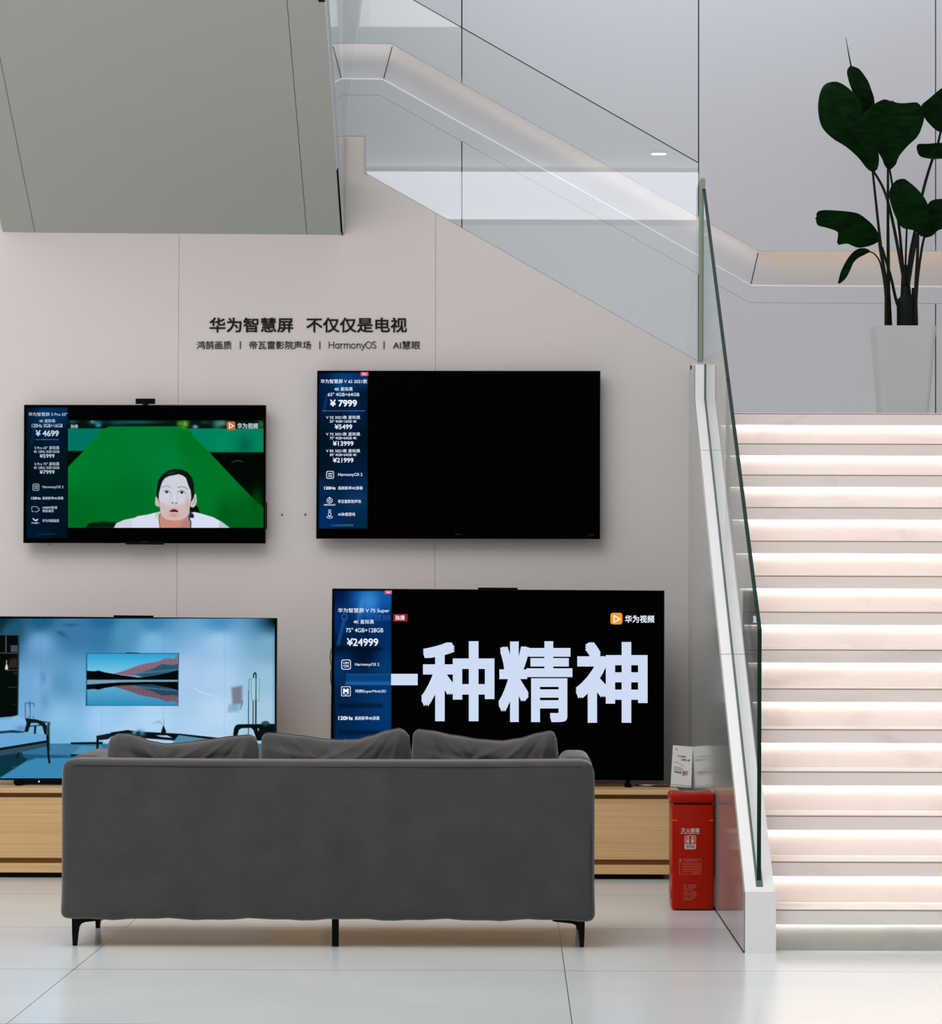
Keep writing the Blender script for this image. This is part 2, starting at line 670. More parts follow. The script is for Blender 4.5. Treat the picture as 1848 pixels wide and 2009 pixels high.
def band(lo, hi, xa, xb):
    """wall panel between two broken lines, from xa to xb"""
    ks = sorted([x for x, _ in list(lo or []) + list(hi or []) if xa < x < xb])
    xs = [xa] + ks + [xb]
    up = [(x, lerp_y(hi, x) if hi else top_z) for x in xs]
    dn = [(x, lerp_y(lo, x) if lo else 1460) for x in xs]
    for (a, b_) in zip(range(len(xs) - 1), range(1, len(xs))):
        mb.pxprism([up[a], dn[a], dn[b_], up[b_]], YB, 0.03)


for xa, xb in zip(edges, edges[1:]):
    band(railT, None, max(xa + gap, 655), xb - gap) if xb > 655 else None
    band(None, railC, max(xa + gap, 655), xb - gap)
mb.pxprism([(-400, top_z), (-400, 1460), (655, 1460), (655, top_z)], YB, 0.03)
# the flat strip under the recess
for i in range(3):
    mb.pxprism([(railB[i][0], railB[i][1] + 3.2), (railC[i][0], railC[i][1] - .5), (railC[i + 1][0], railC[i + 1][1] - .5), (railB[i + 1][0], railB[i + 1][1] + 3.2)], YB, 0.03)
    qa, qb = P(railB[i][0], railB[i][1] + 3.2, YB), P(railB[i + 1][0], railB[i + 1][1] + 3.2, YB)
    mb.poly([qa, qb, B3[i + 1] + Vector((0, .012, 0)), B3[i] + Vector((0, .012, 0))])
struct('wall_back', mb, M['back_wall_paint'])
mb = MB(); mb.box(XL, XR, YB + .24, YB + .28, 0, ZC); struct('wall_core', mb, M['joint_dark'])
D = 0.115
mb = MB()
for i in range(3):
    a, b_, c, d = T3[i], T3[i + 1], B3[i + 1], B3[i]
    off = Vector((0, D, 0))
    e = 0.004 if i == 1 else 0.0
    up = Vector((0, 0, .035))
    mb.poly([a + off + up, d + off, c + off, b_ + off + up])              # back of the recess
    mb.poly([a + up, a + off + up, b_ + off + up, b_ + up])               # its ceiling, hidden by the panel's lip
    mb.poly([a + Vector((0, .03, 0)), b_ + Vector((0, .03, 0)), b_ + up + Vector((0, .03, 0)), a + up + Vector((0, .03, 0))])
    mb.poly([d + Vector((0, .012, 0)), c + Vector((0, .012, 0)), c + off, d + off])                                     # its ledge
mb.poly([T3[0], B3[0], B3[0] + Vector((0, D, 0)), T3[0] + Vector((0, D, 0))])
o = struct('trim_handrail_recess', mb, M['back_wall_paint'])
mb = MB()
for k in (1, 2):
    mb.tube([T3[k] + Vector((0, D - .001, 0)), B3[k] + Vector((0, D - .001, 0))], 0.0022, 6)
struct('trim_mitre_joint', mb, M['joint_dark'])
for nm, i, mt, lab in (('recess_light_strip', 0, 'led_cool', 'white light strip in the level handrail recess at the stair top'),
                       ('recess_light_strip', 1, 'led_soft', 'warm light strip in the sloping handrail recess behind the glass'),
                       ('recess_light_strip', 2, 'led_warm', 'warm light strip in the level handrail recess behind the plant')):
    mb = MB()
    a, b_ = T3[i], T3[i + 1]
    o1 = Vector((0, .036, .033)); o2 = Vector((0, .062, .033))
    mb.prism([a + o1, a + o2, b_ + o2, b_ + o1], (0, 0, -.006))
    tag(mb.build(nm, M[mt]), lab, 'light strip', 'light strips in the handrail recess')

# display wall: panels with hairline seams, stepped and raked top edge
mb = MB()
rakeL, rakeR = (716, 340), (1371, 710.5)


def rake(x):
    return 340 + (x - 716) * (rakeR[1] - 340) / (rakeR[0] - 716)


g2 = 0.28
mb.pxprism([(-1500, top_z), (-1500, 1720), (345.5 - g2 - 2, 1720), (349.5 - g2 + 2, 440), (349.5 - g2 + 2, top_z)], YW, .08)
mb.pxprism([(349.5 + g2 + 2, top_z), (349.5 + g2 + 2, 440), (345.5 + g2 - 2, 1720), (851 - g2, 1720), (855 - g2, rake(855)), (716, 340), (716, 268), (674, 268), (672, 455), (600, 455), (600, top_z)], YW, .08)
mb.pxprism([(855 + g2, rake(855)), (851 + g2, 1720), (1354, 1720), (1354, rake(1354))], YW, .08)
mb.pxprism([(1354, rake(1354)), (1354, 800), (1400, 800), (1400, 714), (1371, 712)], YW + .002, .08)
struct('wall_display', mb, M['wall_paint'])
mb = MB()
mb.pxprism([(-1500, top_z), (-1500, 1720), (1350, 1720), (1350, rake(1350) + 4), (720, 348), (712, 272), (690, 272), (600, 460), (590, top_z)], YW + .085, .05)
struct('wall_display_core', mb, M['joint_dark'])
mb = MB(); mb.pxprism([(672.2, 268), (670.2, 461), (672.2, 461), (674, 268)], YW - .01, .09); struct('trim_1', mb, M['joint_dark'])
mb = MB(); mb.pxprism([(714.5, 268), (714.5, 341), (717, 342), (717, 269)], YW - .004, .09); struct('trim_2', mb, M['panel_gloss'])
mb = MB(); mb.pxprism([(1354.3, 717), (1354.3, 1716), (1356.6, 1716), (1356.6, 717)], YW - .004, .01); struct('trim_3', mb, M['joint_dark'])

# underside of the upper stair flight, sloping up towards the viewer
S0, S1 = 0.0, 2.9
slope = 0.567


def soff(px, py, d):
    p = P(px, py, YW)
    return Vector((p.x, YW - d, p.z + slope * d))


mb = MB()
xs = [5.5, 68.5, 602, 668.5]
ys = [455, 456.5, 460.3, 461]
hg = .0014
for i in range(3):
    a0, a1 = soff(xs[i], ys[i], 0) + Vector((hg if i else 0, 0, 0)), soff(xs[i + 1], ys[i + 1], 0) - Vector((hg if i < 2 else 0, 0, 0))
    b0, b1 = soff(xs[i], ys[i], S1) + Vector((hg if i else 0, 0, 0)), soff(xs[i + 1], ys[i + 1], S1) - Vector((hg if i < 2 else 0, 0, 0))
    mb.prism([a0, a1, b1, b0], (0, 0, .02))
struct('ceiling_stair_soffit', mb, M['soffit_paint'])
mb = MB()
mb.prism([soff(5.5, 455, 0) + Vector((.0, 0, .025)), soff(668, 461, 0) + Vector((-.02, 0, .025)), soff(668, 461, S1) + Vector((-.02, 0, .025)), soff(5.5, 455, S1) + Vector((0, 0, .025))], (0, 0, .25))
struct('ceiling_stair_core', mb, M['joint_dark'])


def glass_panel(name, label, pts, d, edge, group='clear glass balustrade panels'):
    """pane of real thickness: clear faces, green edges"""
    mb = MB()
    fs = mb.prism(pts, d)
    o = None
    for f in fs[2:]:
        f.material_index = 1
    o = mb.build(name, [M['clear_glass'], M[edge]])
    return tag(o, label, 'glass panel', group)


# glass beside the underside of the flight
pa = soff(671, 461, 0.02)
glass_panel('glass_balustrade', 'glass panel edge-on beside the sloping grey stair underside', [pa + Vector((.004, 0, .0)), pa + Vector((.004, 0, .5)), pa + Vector((.004, -S1 + .1, .5 + slope * (S1 - .1))), pa + Vector((.004, -S1 + .1, slope * (S1 - .1)))], (.012, 0, 0), 'glass_edge_pale')
# raked glass on the display wall
yg = YW + .03
rail = [P(674, 267, yg), P(717.5, 267, yg), P(717.5, 339.5, yg), P(1371, 709.5, yg), P(1371, 319.5, yg), P(674, -79, yg)]
gl = glass_panel('glass_balustrade', 'large sloping glass panel on top of the television wall', rail, (0, .014, 0), 'glass_edge')
mb = MB(); mb.tube([rail[5] + Vector((0, .007, 0)), rail[4] + Vector((0, .007, 0))], .0024, 6)
plabel(mb.build('top_edging', M['joint_dark'], gl), 'thin dark top edging')

# ------------------------------------------------------------------ stairs
D1, RISE, TREAD = 13.66, 0.1652, 0.3005
XS0, XS1, XA0 = 1.0, XR - .0005, .893
stairs = thing('staircase', 'straight white marble staircase with lit step edges, right of the television wall', 'staircase', (1.9, D1, 0))
for n in range(1, 15):
    yn = D1 + (n - 1) * TREAD
    zt = n * RISE
    depth = TREAD + .07 if n < 14 else YB - yn - .002
    mb = MB()
    mb.box(XS0, XS1, yn, yn + depth, zt - .062, zt, .0025, 1)
    st = mb.build('step', M['marble'], stairs)
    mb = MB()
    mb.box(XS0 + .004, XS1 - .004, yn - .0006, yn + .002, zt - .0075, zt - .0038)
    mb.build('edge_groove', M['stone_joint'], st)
    mb = MB()
    mb.box(XS0 + .001, XS1 - .001, yn + .042, yn + .062, (n - 1) * RISE + .0005, zt - .062)
    mb.build('riser', M['stone_gray'] if n == 1 else M['marble'], st)
    mb = MB()
    mb.box(XS0 + .004, XS1 - .01, yn + .022, yn + .038, zt - .0665, zt - .0622)
    mb.build('led_strip', M['led_stair'], st)

# second flight climbing left behind the television wall, and its landing
mb = MB()
xx, zz = XA0 - .002, 14 * RISE
prof = [(xx, zz - .3), (xx, zz)]
for k in range(6):
    zz += RISE * .95
    prof += [(xx, zz), (xx - .2865, zz)]
    xx -= .2865
prof += [(-3.2, zz), (-3.2, zz - .25), (xx, zz - .25)]
mb.prism([(x, YW + .14, z) for x, z in prof], (0, YB - .002 - YW - .14, 0))
mb.build('upper_flight', M['marble'], stairs)

# closed string wall with white stone coping; its outer face is a glossy grey panel
YF, ZF = 13.59, .2365
XA, XB_ = .893, 1.0128
Yk, Zk = 17.48, .2365 + .55 * (17.48 - 13.59)
zc = P(1380, 715, Yk).z
prof = [(YF, 0), (YF, ZF), (Yk, Zk), (Yk, zc), (YW - .002, zc), (YW - .002, 0)]
mb = MB()
mb.prism([(XA, y, z) for y, z in prof], (XB_ - XA - .006, 0, 0))
mb.box(XA + .0, XB_, YF - .001, YF + .05, 0, ZF)
mb.build('string_wall', M['stone_white'], stairs)
mb = MB()
ins = .004
mb.prism([(XA - .005, y, z) for y, z in [(YF + .006, .006), (YF + .006, ZF - .004), (Yk + ins, Zk - .002), (Yk + ins, zc - .004), (YW - .003, zc - .004), (YW - .003, .006)]], (.004, 0, 0))
plabel(mb.build('side_panel', M['panel_gloss'], stairs), 'glossy grey side panel')
mb = MB()
mb.prism([(XA - .006, YF + .006, .0005), (XA - .006, YW - .01, .0005), (XA - .001, YW - .01, .0005), (XA - .001, YF + .006, .0005)], (0, 0, .006))
mb.build('shadow_gap', M['joint_dark'], stairs)
# joints across the coping
for yy in (15.22, 16.97):
    zz = ZF + .55 * (yy - YF)
    mb = MB(); mb.prism([(XA - .001, yy, zz + .0003), (XB_ - .006, yy, zz + .0003), (XB_ - .006, yy + .003, zz + .002), (XA - .001, yy + .003, zz + .002)], (0, 0, .0006))
    mb.build('coping_joint', M['chrome_edge'], stairs)
# glazing channel
XG = .9506
mb = MB()
mb.prism([(XG - .013, YF + .03, ZF + .55 * .03 + .0005), (XG + .013, YF + .03, ZF + .55 * .03 + .0005), (XG + .013, Yk, Zk + .0005), (XG - .013, Yk, Zk + .0005)], (0, 0, .003))
mb.prism([(XG - .013, Yk - .002, Zk), (XG + .013, Yk - .002, Zk), (XG + .013, Yk - .002, zc), (XG - .013, Yk - .002, zc)], (0, .002, 0))
plabel(mb.build('glazing_channel', M['glass_edge_light'], stairs), 'grey green glazing channel')


def sg(y):
    return 1.247 + (3.53 - 1.247) * (y - 13.65) / (17.93 - 13.65)


def cop(y):
    return max(ZF + .55 * (y - YF), 0) + .004


ya, yb, yc = 13.655, 15.725, 17.792
glass_panel('glass_balustrade', 'front glass panel of the marble stair, ending above the white string wall block', [(XG - .008, ya, cop(ya)), (XG - .008, yb, cop(yb)), (XG - .008, yb, sg(yb)), (XG - .008, ya, sg(ya))], (.016, 0, 0), 'glass_edge')
yb2 = yb + .008
glass_panel('glass_balustrade', 'rear glass panel of the marble stair, meeting the wall corner', [(XG - .008, yb2, cop(yb2)), (XG - .008, Yk - .004, cop(Yk - .004)), (XG - .008, Yk - .004, zc + .004), (XG - .008, yc, zc + .004), (XG - .008, yc, sg(yc)), (XG - .008, yb2, sg(yb2))], (.016, 0, 0), 'glass_edge')
mb = MB(); mb.box(.9345, .9575, 17.797, YW - .006, P(1376, 711, YW).z, P(1376, 350, 17.8).z)
tag(mb.build('glass_corner_post', M['glass_post']), 'upright greenish glass corner edge where the two glass rails meet', 'glass edge')

# ------------------------------------------------------------------ downlights seen mirrored in the glass
x, y = 1.53, -1.75
t = thing('ceiling_downlight', 'round ceiling downlight mirrored in the sloping glass', 'ceiling light', (x, y, ZC))
mb = MB(); mb.tube([(x, y, ZC + .018), (x, y, ZC - .012)], .10, 24); mb.build('trim_ring', M['ceiling_paint'], t)
mb = MB(); mb.tube([(x, y, ZC - .0125), (x, y, ZC - .016)], .082, 24); mb.build('lens', M['lamp_glow'], t)

# ------------------------------------------------------------------ lettering on the wall
t = thing('wall_lettering', 'bold black Chinese headline lettering on the grey wall', 'lettering', P(605, 652, YW - .004))
lt = Letters(YW - .006, .0055)
lt.text('华为智慧屏', 411, 623, 575, 652, .012)
lt.text('不仅仅是电视', 601, 623, 798, 652, .012)
lt.build('text_line', M['black_ink'], t)
t = thing('wall_lettering', 'thin small tagline lettering under the black headline on the wall', 'lettering', P(605, 686, YW - .004))
lt = Letters(YW - .005, .0045)
lt.text('鸿鹄画质', 386, 669, 454, 685)
lt.text('帝瓦雷影院声场', 489, 669, 610, 685)
lt.begin('text_line')
for q in ([(645.6, 670.2), (645.6, 683.4)], [(654.6, 670.2), (654.6, 683.4)], [(645.6, 676.6), (654.6, 676.6)], [(664.6, 674.2), (664.6, 683.4)],
          [(668.6, 674.2), (668.6, 683.4)], [(668.6, 677.4), (670, 675), (672.6, 674.4)], [(675.2, 674.2), (675.2, 683.4)], [(675.2, 677), (677, 674.7), (679.4, 674.7), (680.8, 676.6), (680.8, 683.4)],
          [(680.8, 677), (682.4, 674.7), (684.8, 674.7), (686.4, 676.6), (686.4, 683.4)], [(700.4, 674.2), (700.4, 683.4)], [(700.4, 677.2), (702.2, 674.7), (704.8, 674.7), (706.4, 676.8), (706.4, 683.4)],
          [(708.8, 674.2), (712.4, 683)], [(716, 674.2), (712.2, 684), (710.6, 686.8), (709, 687)],
          [(737, 672), (735.4, 670.6), (732.6, 670.6), (730.8, 672.4), (731.2, 675), (734, 676.6), (736.6, 678), (737.4, 680.6), (735.8, 682.8), (733, 683.2), (730.4, 681.4)]):
    lt.line(q, 1.15)
lt.ring(661.4, 678.8, 3.5, 4.3, 1.1, 18); lt.ring(693, 678.8, 4, 4.4, 1.1, 18); lt.ring(723, 676.8, 5.4, 6.5, 1.15, 22)
lt.end()
lt.text('AI慧眼', 771, 669, 824, 685)
for x in (470.6, 626.6, 752.6):
    lt.begin('divider'); lt.rect(x, 669.5, x + 1.6, 684.5)
lt.build('text_line', M['black_ink'], t)
for i, (x, y) in enumerate(((553.5, 1010), (599, 1009.5))):
    mb = MB(); p = P(x, y, YW)
    mb.tube([p + Vector((0, .004, 0)), p + Vector((0, -.006, 0))], .0042, 10)
    tag(mb.build('wall_bolt', M['black_plastic']), ['small black wall bolt nearer the green picture television', 'small black wall bolt nearer the large black screen'][i], 'bolt', 'wall bolts between the televisions')

# ------------------------------------------------------------------ televisions
def television(label, corners, Yf, depth, inset, loc_px):
    p = P(loc_px[0], loc_px[1], Yf)
    t = thing('television', label, 'television', (p.x, Yf + depth / 2, p.z), 'televisions on display')
    mb = MB()
    mb.pxprism(corners, Yf + .0015, depth)
    mb.build('housing', M['black_plastic'], t)
    (x0, y0), (x1, y1), (x2, y2), (x3, y3) = corners      # TL, BL, BR, TR
    i = .9
    mb = MB()
    mb.pxprism([(x0 + i, y0 + i), (x1 + i, y1 - i), (x2 - i, y2 - i), (x3 - i, y3 + i)], Yf, .0012)
    s = mb.build('screen', M['black_glass'], t)
    mb = MB()
    e = .45
    for (a, b_) in ((corners[0], corners[1]), (corners[1], corners[2]), (corners[2], corners[3]), (corners[3], corners[0])):
        mb.tube([P(a[0], a[1], Yf + .008), P(b_[0], b_[1], Yf + .008)], .0018, 6)
    plabel(mb.build('bezel', M['chrome_edge'], t), 'thin grey metal bezel')
    return t, s


def panel_canvas(x0, y0, x1, y1, kind):
    c = Canvas(x0, y0, x1, y1, 1.0)
    w_, h_ = x1 - x0, y1 - y0
    if kind == 1:
        c.field([(x0, y0, (3, 24, 44)), (x1, y0, (2, 44, 80)), (x0 + w_ * .5, y0 + 15, (2, 50, 92)), (x0, y0 + 70, (1, 22, 40)), (x1, y0 + 60, (1, 20, 34)),
                 (x0, y0 + 130, (1, 16, 24)), (x1, y0 + 130, (2, 20, 26)), (x0, y1 - 60, (1, 24, 42)), (x1, y1 - 60, (1, 22, 36)), (x0 + 20, y1, (1, 24, 46)), (x1, y1, (1, 18, 28))])
        c.line([(x0 + w_ * .22, y0 + 35), (x0 + w_ * .12, y0 + 75)], 2, (8, 72, 104), 8, .6)
        c.blob(x0 + w_ * .7, y0 + 70, 12, 10, (3, 34, 78), .7)
    elif kind == 2:
        c.field([(x0, y0, (2, 22, 54)), (x0 + w_ * .5, y0 + 8, (2, 56, 112)), (x1, y0 + 10, (2, 52, 104)), (x0, y0 + 60, (1, 26, 62)), (x1, y0 + 50, (1, 26, 48)),
                 (x0 + w_ * .5, y0 + 80, (1, 28, 58)), (x0, y0 + 130, (1, 20, 34)), (x1, y0 + 140, (1, 22, 34)), (x0, y0 + 185, (1, 18, 32)), (x1, y0 + 185, (1, 26, 56)),
                 (x0, y1 - 80, (2, 38, 70)), (x1, y1 - 80, (4, 42, 84)), (x0, y1 - 10, (2, 44, 100)), (x1, y1 - 10, (2, 40, 74))])
        c.line([(x0 + w_ * .17, y0 + 45), (x0 + w_ * .12, y0 + 76)], 2, (16, 96, 140), 8, .7)
        c.blob(x0 + w_ * .42, y0 + 30, 6, 22, (14, 92, 150), .5, rot=.3)
        c.blob(x0 + w_ * .72, y0 + 80, 14, 8, (4, 44, 112), .8)
        c.blob(x0 + w_ * .75, y0 + 252, 22, 20, (18, 66, 104), .5)
    else:
        c.field([(x0, y0, (4, 22, 62)), (x0 + w_ * .6, y0 + 20, (22, 98, 178)), (x1, y0 + 15, (14, 84, 158)), (x0, y0 + 60, (3, 42, 104)), (x1, y0 + 60, (3, 44, 98)),
                 (x0 + w_ * .4, y0 + 80, (2, 34, 74)), (x0, y0 + 110, (1, 26, 58)), (x1, y0 + 110, (3, 46, 100)), (x0 + w_ * .5, y0 + 120, (1, 20, 46)), (x0, y0 + 145, (2, 48, 100)),
                 (x1, y0 + 150, (3, 60, 110)), (x0, y0 + 220, (1, 34, 70)), (x1, y0 + 220, (3, 54, 110)), (x0, y1, (1, 34, 70)), (x1, y1, (2, 54, 116))])
        c.blob(x0 + w_ * .62, y0 + 22, 16, 22, (60, 140, 214), .8)
        c.blob(x0 + w_ * .46, y0 + 38, 5, 26, (58, 140, 206), .7, rot=.2)
        c.line([(x0 + w_ * .18, y0 + 58), (x0 + w_ * .08, y0 + 105)], 3, (30, 120, 176), 8, .8)
        for yy in (1273, 1384.5, 1437):
            c.line([(x0 + 14, yy), (x1 - 22, yy)], 5, (1, 14, 30), 9, .85)
        c.poly([(679, 1322), (768, 1322), (768, 1344.4), (679, 1344.4)], (8, 66, 126), 1.5, .95)
        c.line([(680, 1340.5), (768, 1340.5)], 6, (38, 104, 176), 5, .8)
        c.line([(680, 1323), (768, 1323)], 1.6, (34, 94, 150), 2, .7)
    # darker rim where the panel meets the black screen
    edge = np.minimum(np.minimum(c.X - x0, x1 - c.X), np.minimum(c.Yy - y0, y1 - c.Yy))
    c.a *= np.clip(.35 + edge / 5.0, 0, 1)[..., None]
    return c


def hm_icon(l, x0, y0, x1, y1):
    w_ = x1 - x0
    l.begin('feature_icon')
    l.rrect(x0, y0, x1, y1, w_ * .22, w_ * .075)
    l.text('HM', x0 + w_ * .22, y0 + w_ * .24, x1 - w_ * .22, y0 + w_ * .47, .02)
    l.text('OS', x0 + w_ * .22, y0 + w_ * .55, x1 - w_ * .22, y0 + w_ * .80, .02)
    l.end()


def play_icon(parent, x0, y0, x1, y1, Y, m):
    l = Letters(Y); l.rrect(x0, y0, x1, y1, (x1 - x0) * .2)
    o = plabel(l.build('app_icon', m, parent), 'rounded orange play icon')
    w_ = x1 - x0
    return [(x0 + w_ * .30, y0 + w_ * .22), (x0 + w_ * .80, y0 + w_ * .52), (x0 + w_ * .30, y0 + w_ * .80)]


BD = .008   # weight of the small screen lettering
B2 = .03

# ---- upper left: sports broadcast
Y1 = 17.87
tv, sc = television('television on the wall showing a woman on a green court, small camera on top', [(47.5, 794.5), (46, 1065), (520.5, 1066), (521.5, 795)], Y1, .045, 1, (284, 1066))
panel_canvas(51, 798.6, 133.5, 1057, 1).build('price_panel', Y1 - .001, sc)
c = Canvas(133.3, 824.4, 517, 1035.5, 1.0, (0, 116, 44))
s, ox, oy = 2.9806, 0, 760
c.field([(133, 900, (0, 122, 46)), (220, 900, (0, 118, 46)), (300, 860, (0, 120, 52)), (380, 870, (0, 112, 34)), (420, 960, (0, 116, 40)), (250, 980, (0, 108, 40)), (140, 1020, (0, 104, 34)), (480, 1020, (0, 94, 26)), (330, 900, (0, 122, 54))])
c.poly(Z([(390, 235), (610, 235), (485, 372), (390, 372)], s, ox, oy), (0, 116, 96), 3)
c.poly(Z([(390, 372), (490, 372), (397, 465), (380, 480)], s, ox, oy), (1, 14, 4), 2.5)
c.poly(Z([(1100, 240), (1560, 240), (1560, 378), (1225, 378), (1140, 300)], s, ox, oy), (0, 128, 92), 3)
c.blob(480, 875, 14, 22, (0, 96, 78), .9); c.blob(435, 868, 14, 20, (0, 140, 96), .7)
c.poly(Z([(1225, 380), (1560, 380), (1560, 720), (1500, 668), (1380, 545)], s, ox, oy), (1, 8, 3), 2.5)
c.poly(Z([(380, 185), (1560, 185), (1560, 240), (1090, 240), (1070, 228), (640, 228), (610, 240), (380, 240)], s, ox, oy), (4, 20, 14), 2)
for x, y, rx, ry, cc in ((425, 200, 20, 12, (20, 84, 80)), (560, 205, 30, 9, (22, 128, 142)), (575, 222, 14, 9, (60, 165, 185)), (540, 200, 8, 8, (120, 140, 140)),
                         (690, 208, 40, 10, (8, 74, 66)), (800, 203, 110, 9, (10, 92, 92)), (1050, 212, 14, 14, (60, 150, 30)), (1082, 214, 18, 20, (110, 190, 60)), (1142, 230, 13, 8, (150, 190, 235)),
                         (1270, 215, 22, 26, (40, 120, 100)), (1300, 208, 24, 16, (90, 140, 130)), (1525, 218, 16, 22, (40, 120, 40)), (1200, 205, 20, 8, (20, 70, 60))):
    c.blob(ox + x / s, oy + y / s, rx / s * 1.2, ry / s * 1.2, cc, .9)
c.poly(Z([(500, 822), (520, 795), (600, 785), (690, 790), (690, 822)], s, ox, oy), (1, 22, 6), 4, .9)
c.blob(440, 1000, 16, 30, (0, 82, 20), .6); c.blob(505, 985, 14, 26, (0, 84, 22), .7)
c.line(Z([(1355, 440), (1370, 432), (1395, 428), (1422, 434)], s, ox, oy), .7, (110, 120, 112), .8, .9)
s, ox, oy = 7.108, 210, 900
A = lambda pts: Z(pts, s, ox, oy)
c.poly(A([(1150, 640), (1240, 640), (1275, 690), (1292, 752), (1210, 745), (1160, 770)]), (4, 14, 8), .8)            # tied back hair
c.poly(A([(95, 966), (130, 900), (250, 850), (380, 825), (430, 800), (560, 780), (660, 755), (745, 735), (770, 966)]), (214, 220, 238), .8)
c.poly(A([(1140, 966), (1170, 755), (1220, 742), (1330, 770), (1480, 815), (1600, 880), (1712, 966)]), (214, 222, 242), .8)
c.poly(A([(95, 966), (130, 900), (250, 850), (345, 835), (350, 966)]), (200, 206, 214), 2, .7)
c.poly(A([(1565, 862), (1600, 880), (1712, 966), (1560, 966)]), (178, 196, 198), 1.5, .8)
c.poly(A([(680, 752), (740, 735), (735, 800), (670, 830)]), (176, 206, 160), 1.2, .9)
c.poly(A([(738, 966), (722, 790), (745, 735), (1160, 735), (1140, 800), (1168, 966)]), (200, 138, 118), .8)
c.poly(A([(1010, 966), (1080, 850), (1140, 790), (1165, 900), (1168, 966)]), (168, 128, 122), 3, .8)
c.line(A([(738, 770), (722, 830), (738, 966)]), 1.2, (50, 50, 70))
c.line(A([(1145, 780), (1150, 840), (1168, 880), (1165, 966)]), 2.2, (26, 38, 60))
c.poly(A([(1150, 745), (1205, 770), (1215, 825), (1160, 826)]), (16, 36, 66), .8)
c.poly(A([(690, 560), (690, 460), (700, 380), (715, 300), (770, 222), (850, 166), (950, 142), (1050, 152), (1130, 196), (1188, 270), (1210, 350), (1215, 470), (1222, 520), (1195, 610), (1160, 660), (1120, 500), (740, 500), (735, 640), (715, 610)]), (10, 22, 16), .9)
c.blob(ox + 900 / s, oy + 195 / s, 8, 2.6, (70, 84, 92), .5, rot=-.25)
c.poly(A([(668, 610), (676, 540), (690, 525), (712, 570), (735, 640), (735, 668), (705, 670), (676, 650)]), (190, 186, 172), .8)
c.poly(A([(1225, 490), (1246, 505), (1250, 600), (1236, 650), (1200, 682), (1160, 668), (1165, 610), (1200, 560)]), (196, 198, 196), .8)
c.line(A([(1215, 540), (1222, 590), (1195, 640)]), 1.4, (140, 110, 100), 1.5, .8)
c.poly(A([(720, 560), (725, 480), (745, 400), (768, 325), (805, 275), (860, 243), (940, 228), (1000, 215), (1060, 236), (1100, 268), (1120, 330), (1142, 390), (1166, 440), (1174, 540), (1160, 620), (1148, 700), (1132, 775), (1080, 825), (1010, 852), (920, 858), (830, 842), (772, 800), (746, 735), (736, 640)]), (206, 206, 220), .8)
c.poly(A([(735, 600), (860, 640), (1000, 640), (1150, 610), (1132, 775), (1080, 825), (1010, 852), (920, 858), (830, 842), (772, 800), (746, 735)]), (208, 176, 170), 5, .8)
c.blob(ox + 940 / s, oy + 640 / s, 14, 5, (205, 204, 216), .7)
c.blob(ox + 930 / s, oy + 785 / s, 8, 4, (206, 138, 128), .8)
c.blob(ox + 1120 / s, oy + 620 / s, 4, 16, (204, 168, 160), .8)
c.poly(A([(1105, 250), (1130, 330), (1150, 400), (1168, 440), (1178, 400), (1150, 280)]), (12, 24, 20), 2)
c.line(A([(768, 402), (800, 386), (840, 382), (884, 396)]), 1.0, (104, 106, 122), 1.2)
c.line(A([(984, 402), (1040, 388), (1090, 402), (1122, 428)]), 1.1, (96, 98, 114), 1.2)
c.line(A([(785, 440), (830, 430), (870, 445)]), .7, (150, 140, 150), 1.2, .7)
c.line(A([(985, 452), (1035, 432), (1090, 445)]), .7, (160, 120, 116), 1.2, .8)
c.blob(ox + 836 / s, oy + 464 / s, 4.2, 2.6, (236, 236, 240), .7, True); c.blob(ox + 1040 / s, oy + 470 / s, 4.6, 2.6, (236, 236, 240), .7, True)
c.blob(ox + 832 / s, oy + 464 / s, 2.9, 2.5, (44, 30, 32), 1, True); c.blob(ox + 1042 / s, oy + 470 / s, 3.1, 2.6, (44, 30, 32), 1, True)
c.line(A([(795, 456), (815, 446), (850, 448), (880, 474)]), .8, (66, 50, 52), 1.0)
c.line(A([(990, 468), (1015, 452), (1060, 452), (1095, 482)]), .9, (66, 50, 52), 1.0)
c.line(A([(905, 480), (890, 560), (880, 600)]), 1.2, (186, 182, 196), 2.5, .6); c.line(A([(965, 480), (975, 560), (985, 600)]), 1.2, (186, 176, 186), 2.5, .6)
c.blob(ox + 942 / s, oy + 535 / s, 2.4, 8, (226, 226, 236), .7)
c.blob(ox + 915 / s, oy + 617 / s, 2.2, 1.2, (92, 58, 54), .95, True); c.blob(ox + 964 / s, oy + 618 / s, 2.0, 1.2, (104, 70, 62), .95, True)
c.line(A([(895, 605), (905, 630), (940, 640), (975, 632), (985, 608)]), .7, (178, 140, 136), 1.2, .8)
c.poly(A([(860, 738), (895, 700), (930, 690), (968, 694), (1002, 738)]), (190, 132, 128), .9)
c.poly(A([(866, 738), (905, 712), (945, 709), (990, 730), (994, 744), (930, 746)]), (52, 14, 18), .8)
c.poly(A([(870, 744), (930, 740), (992, 744), (975, 762), (905, 768)]), (224, 166, 160), 1)
c.build('broadcast_picture', Y1 - .0011, sc)
l = Letters(Y1 - .002)
l.text('华为智慧屏 S Pro 55"', 56, 809, 132, 816.4, BD)
l.text('4K 星际黑', 77, 822.7, 108.4, 829, BD)
l.text('120Hz 3GB+16GB', 62.4, 831.5, 123, 838.5, BD)
l.text('¥ 4699', 70, 844, 115.4, 856, .025)
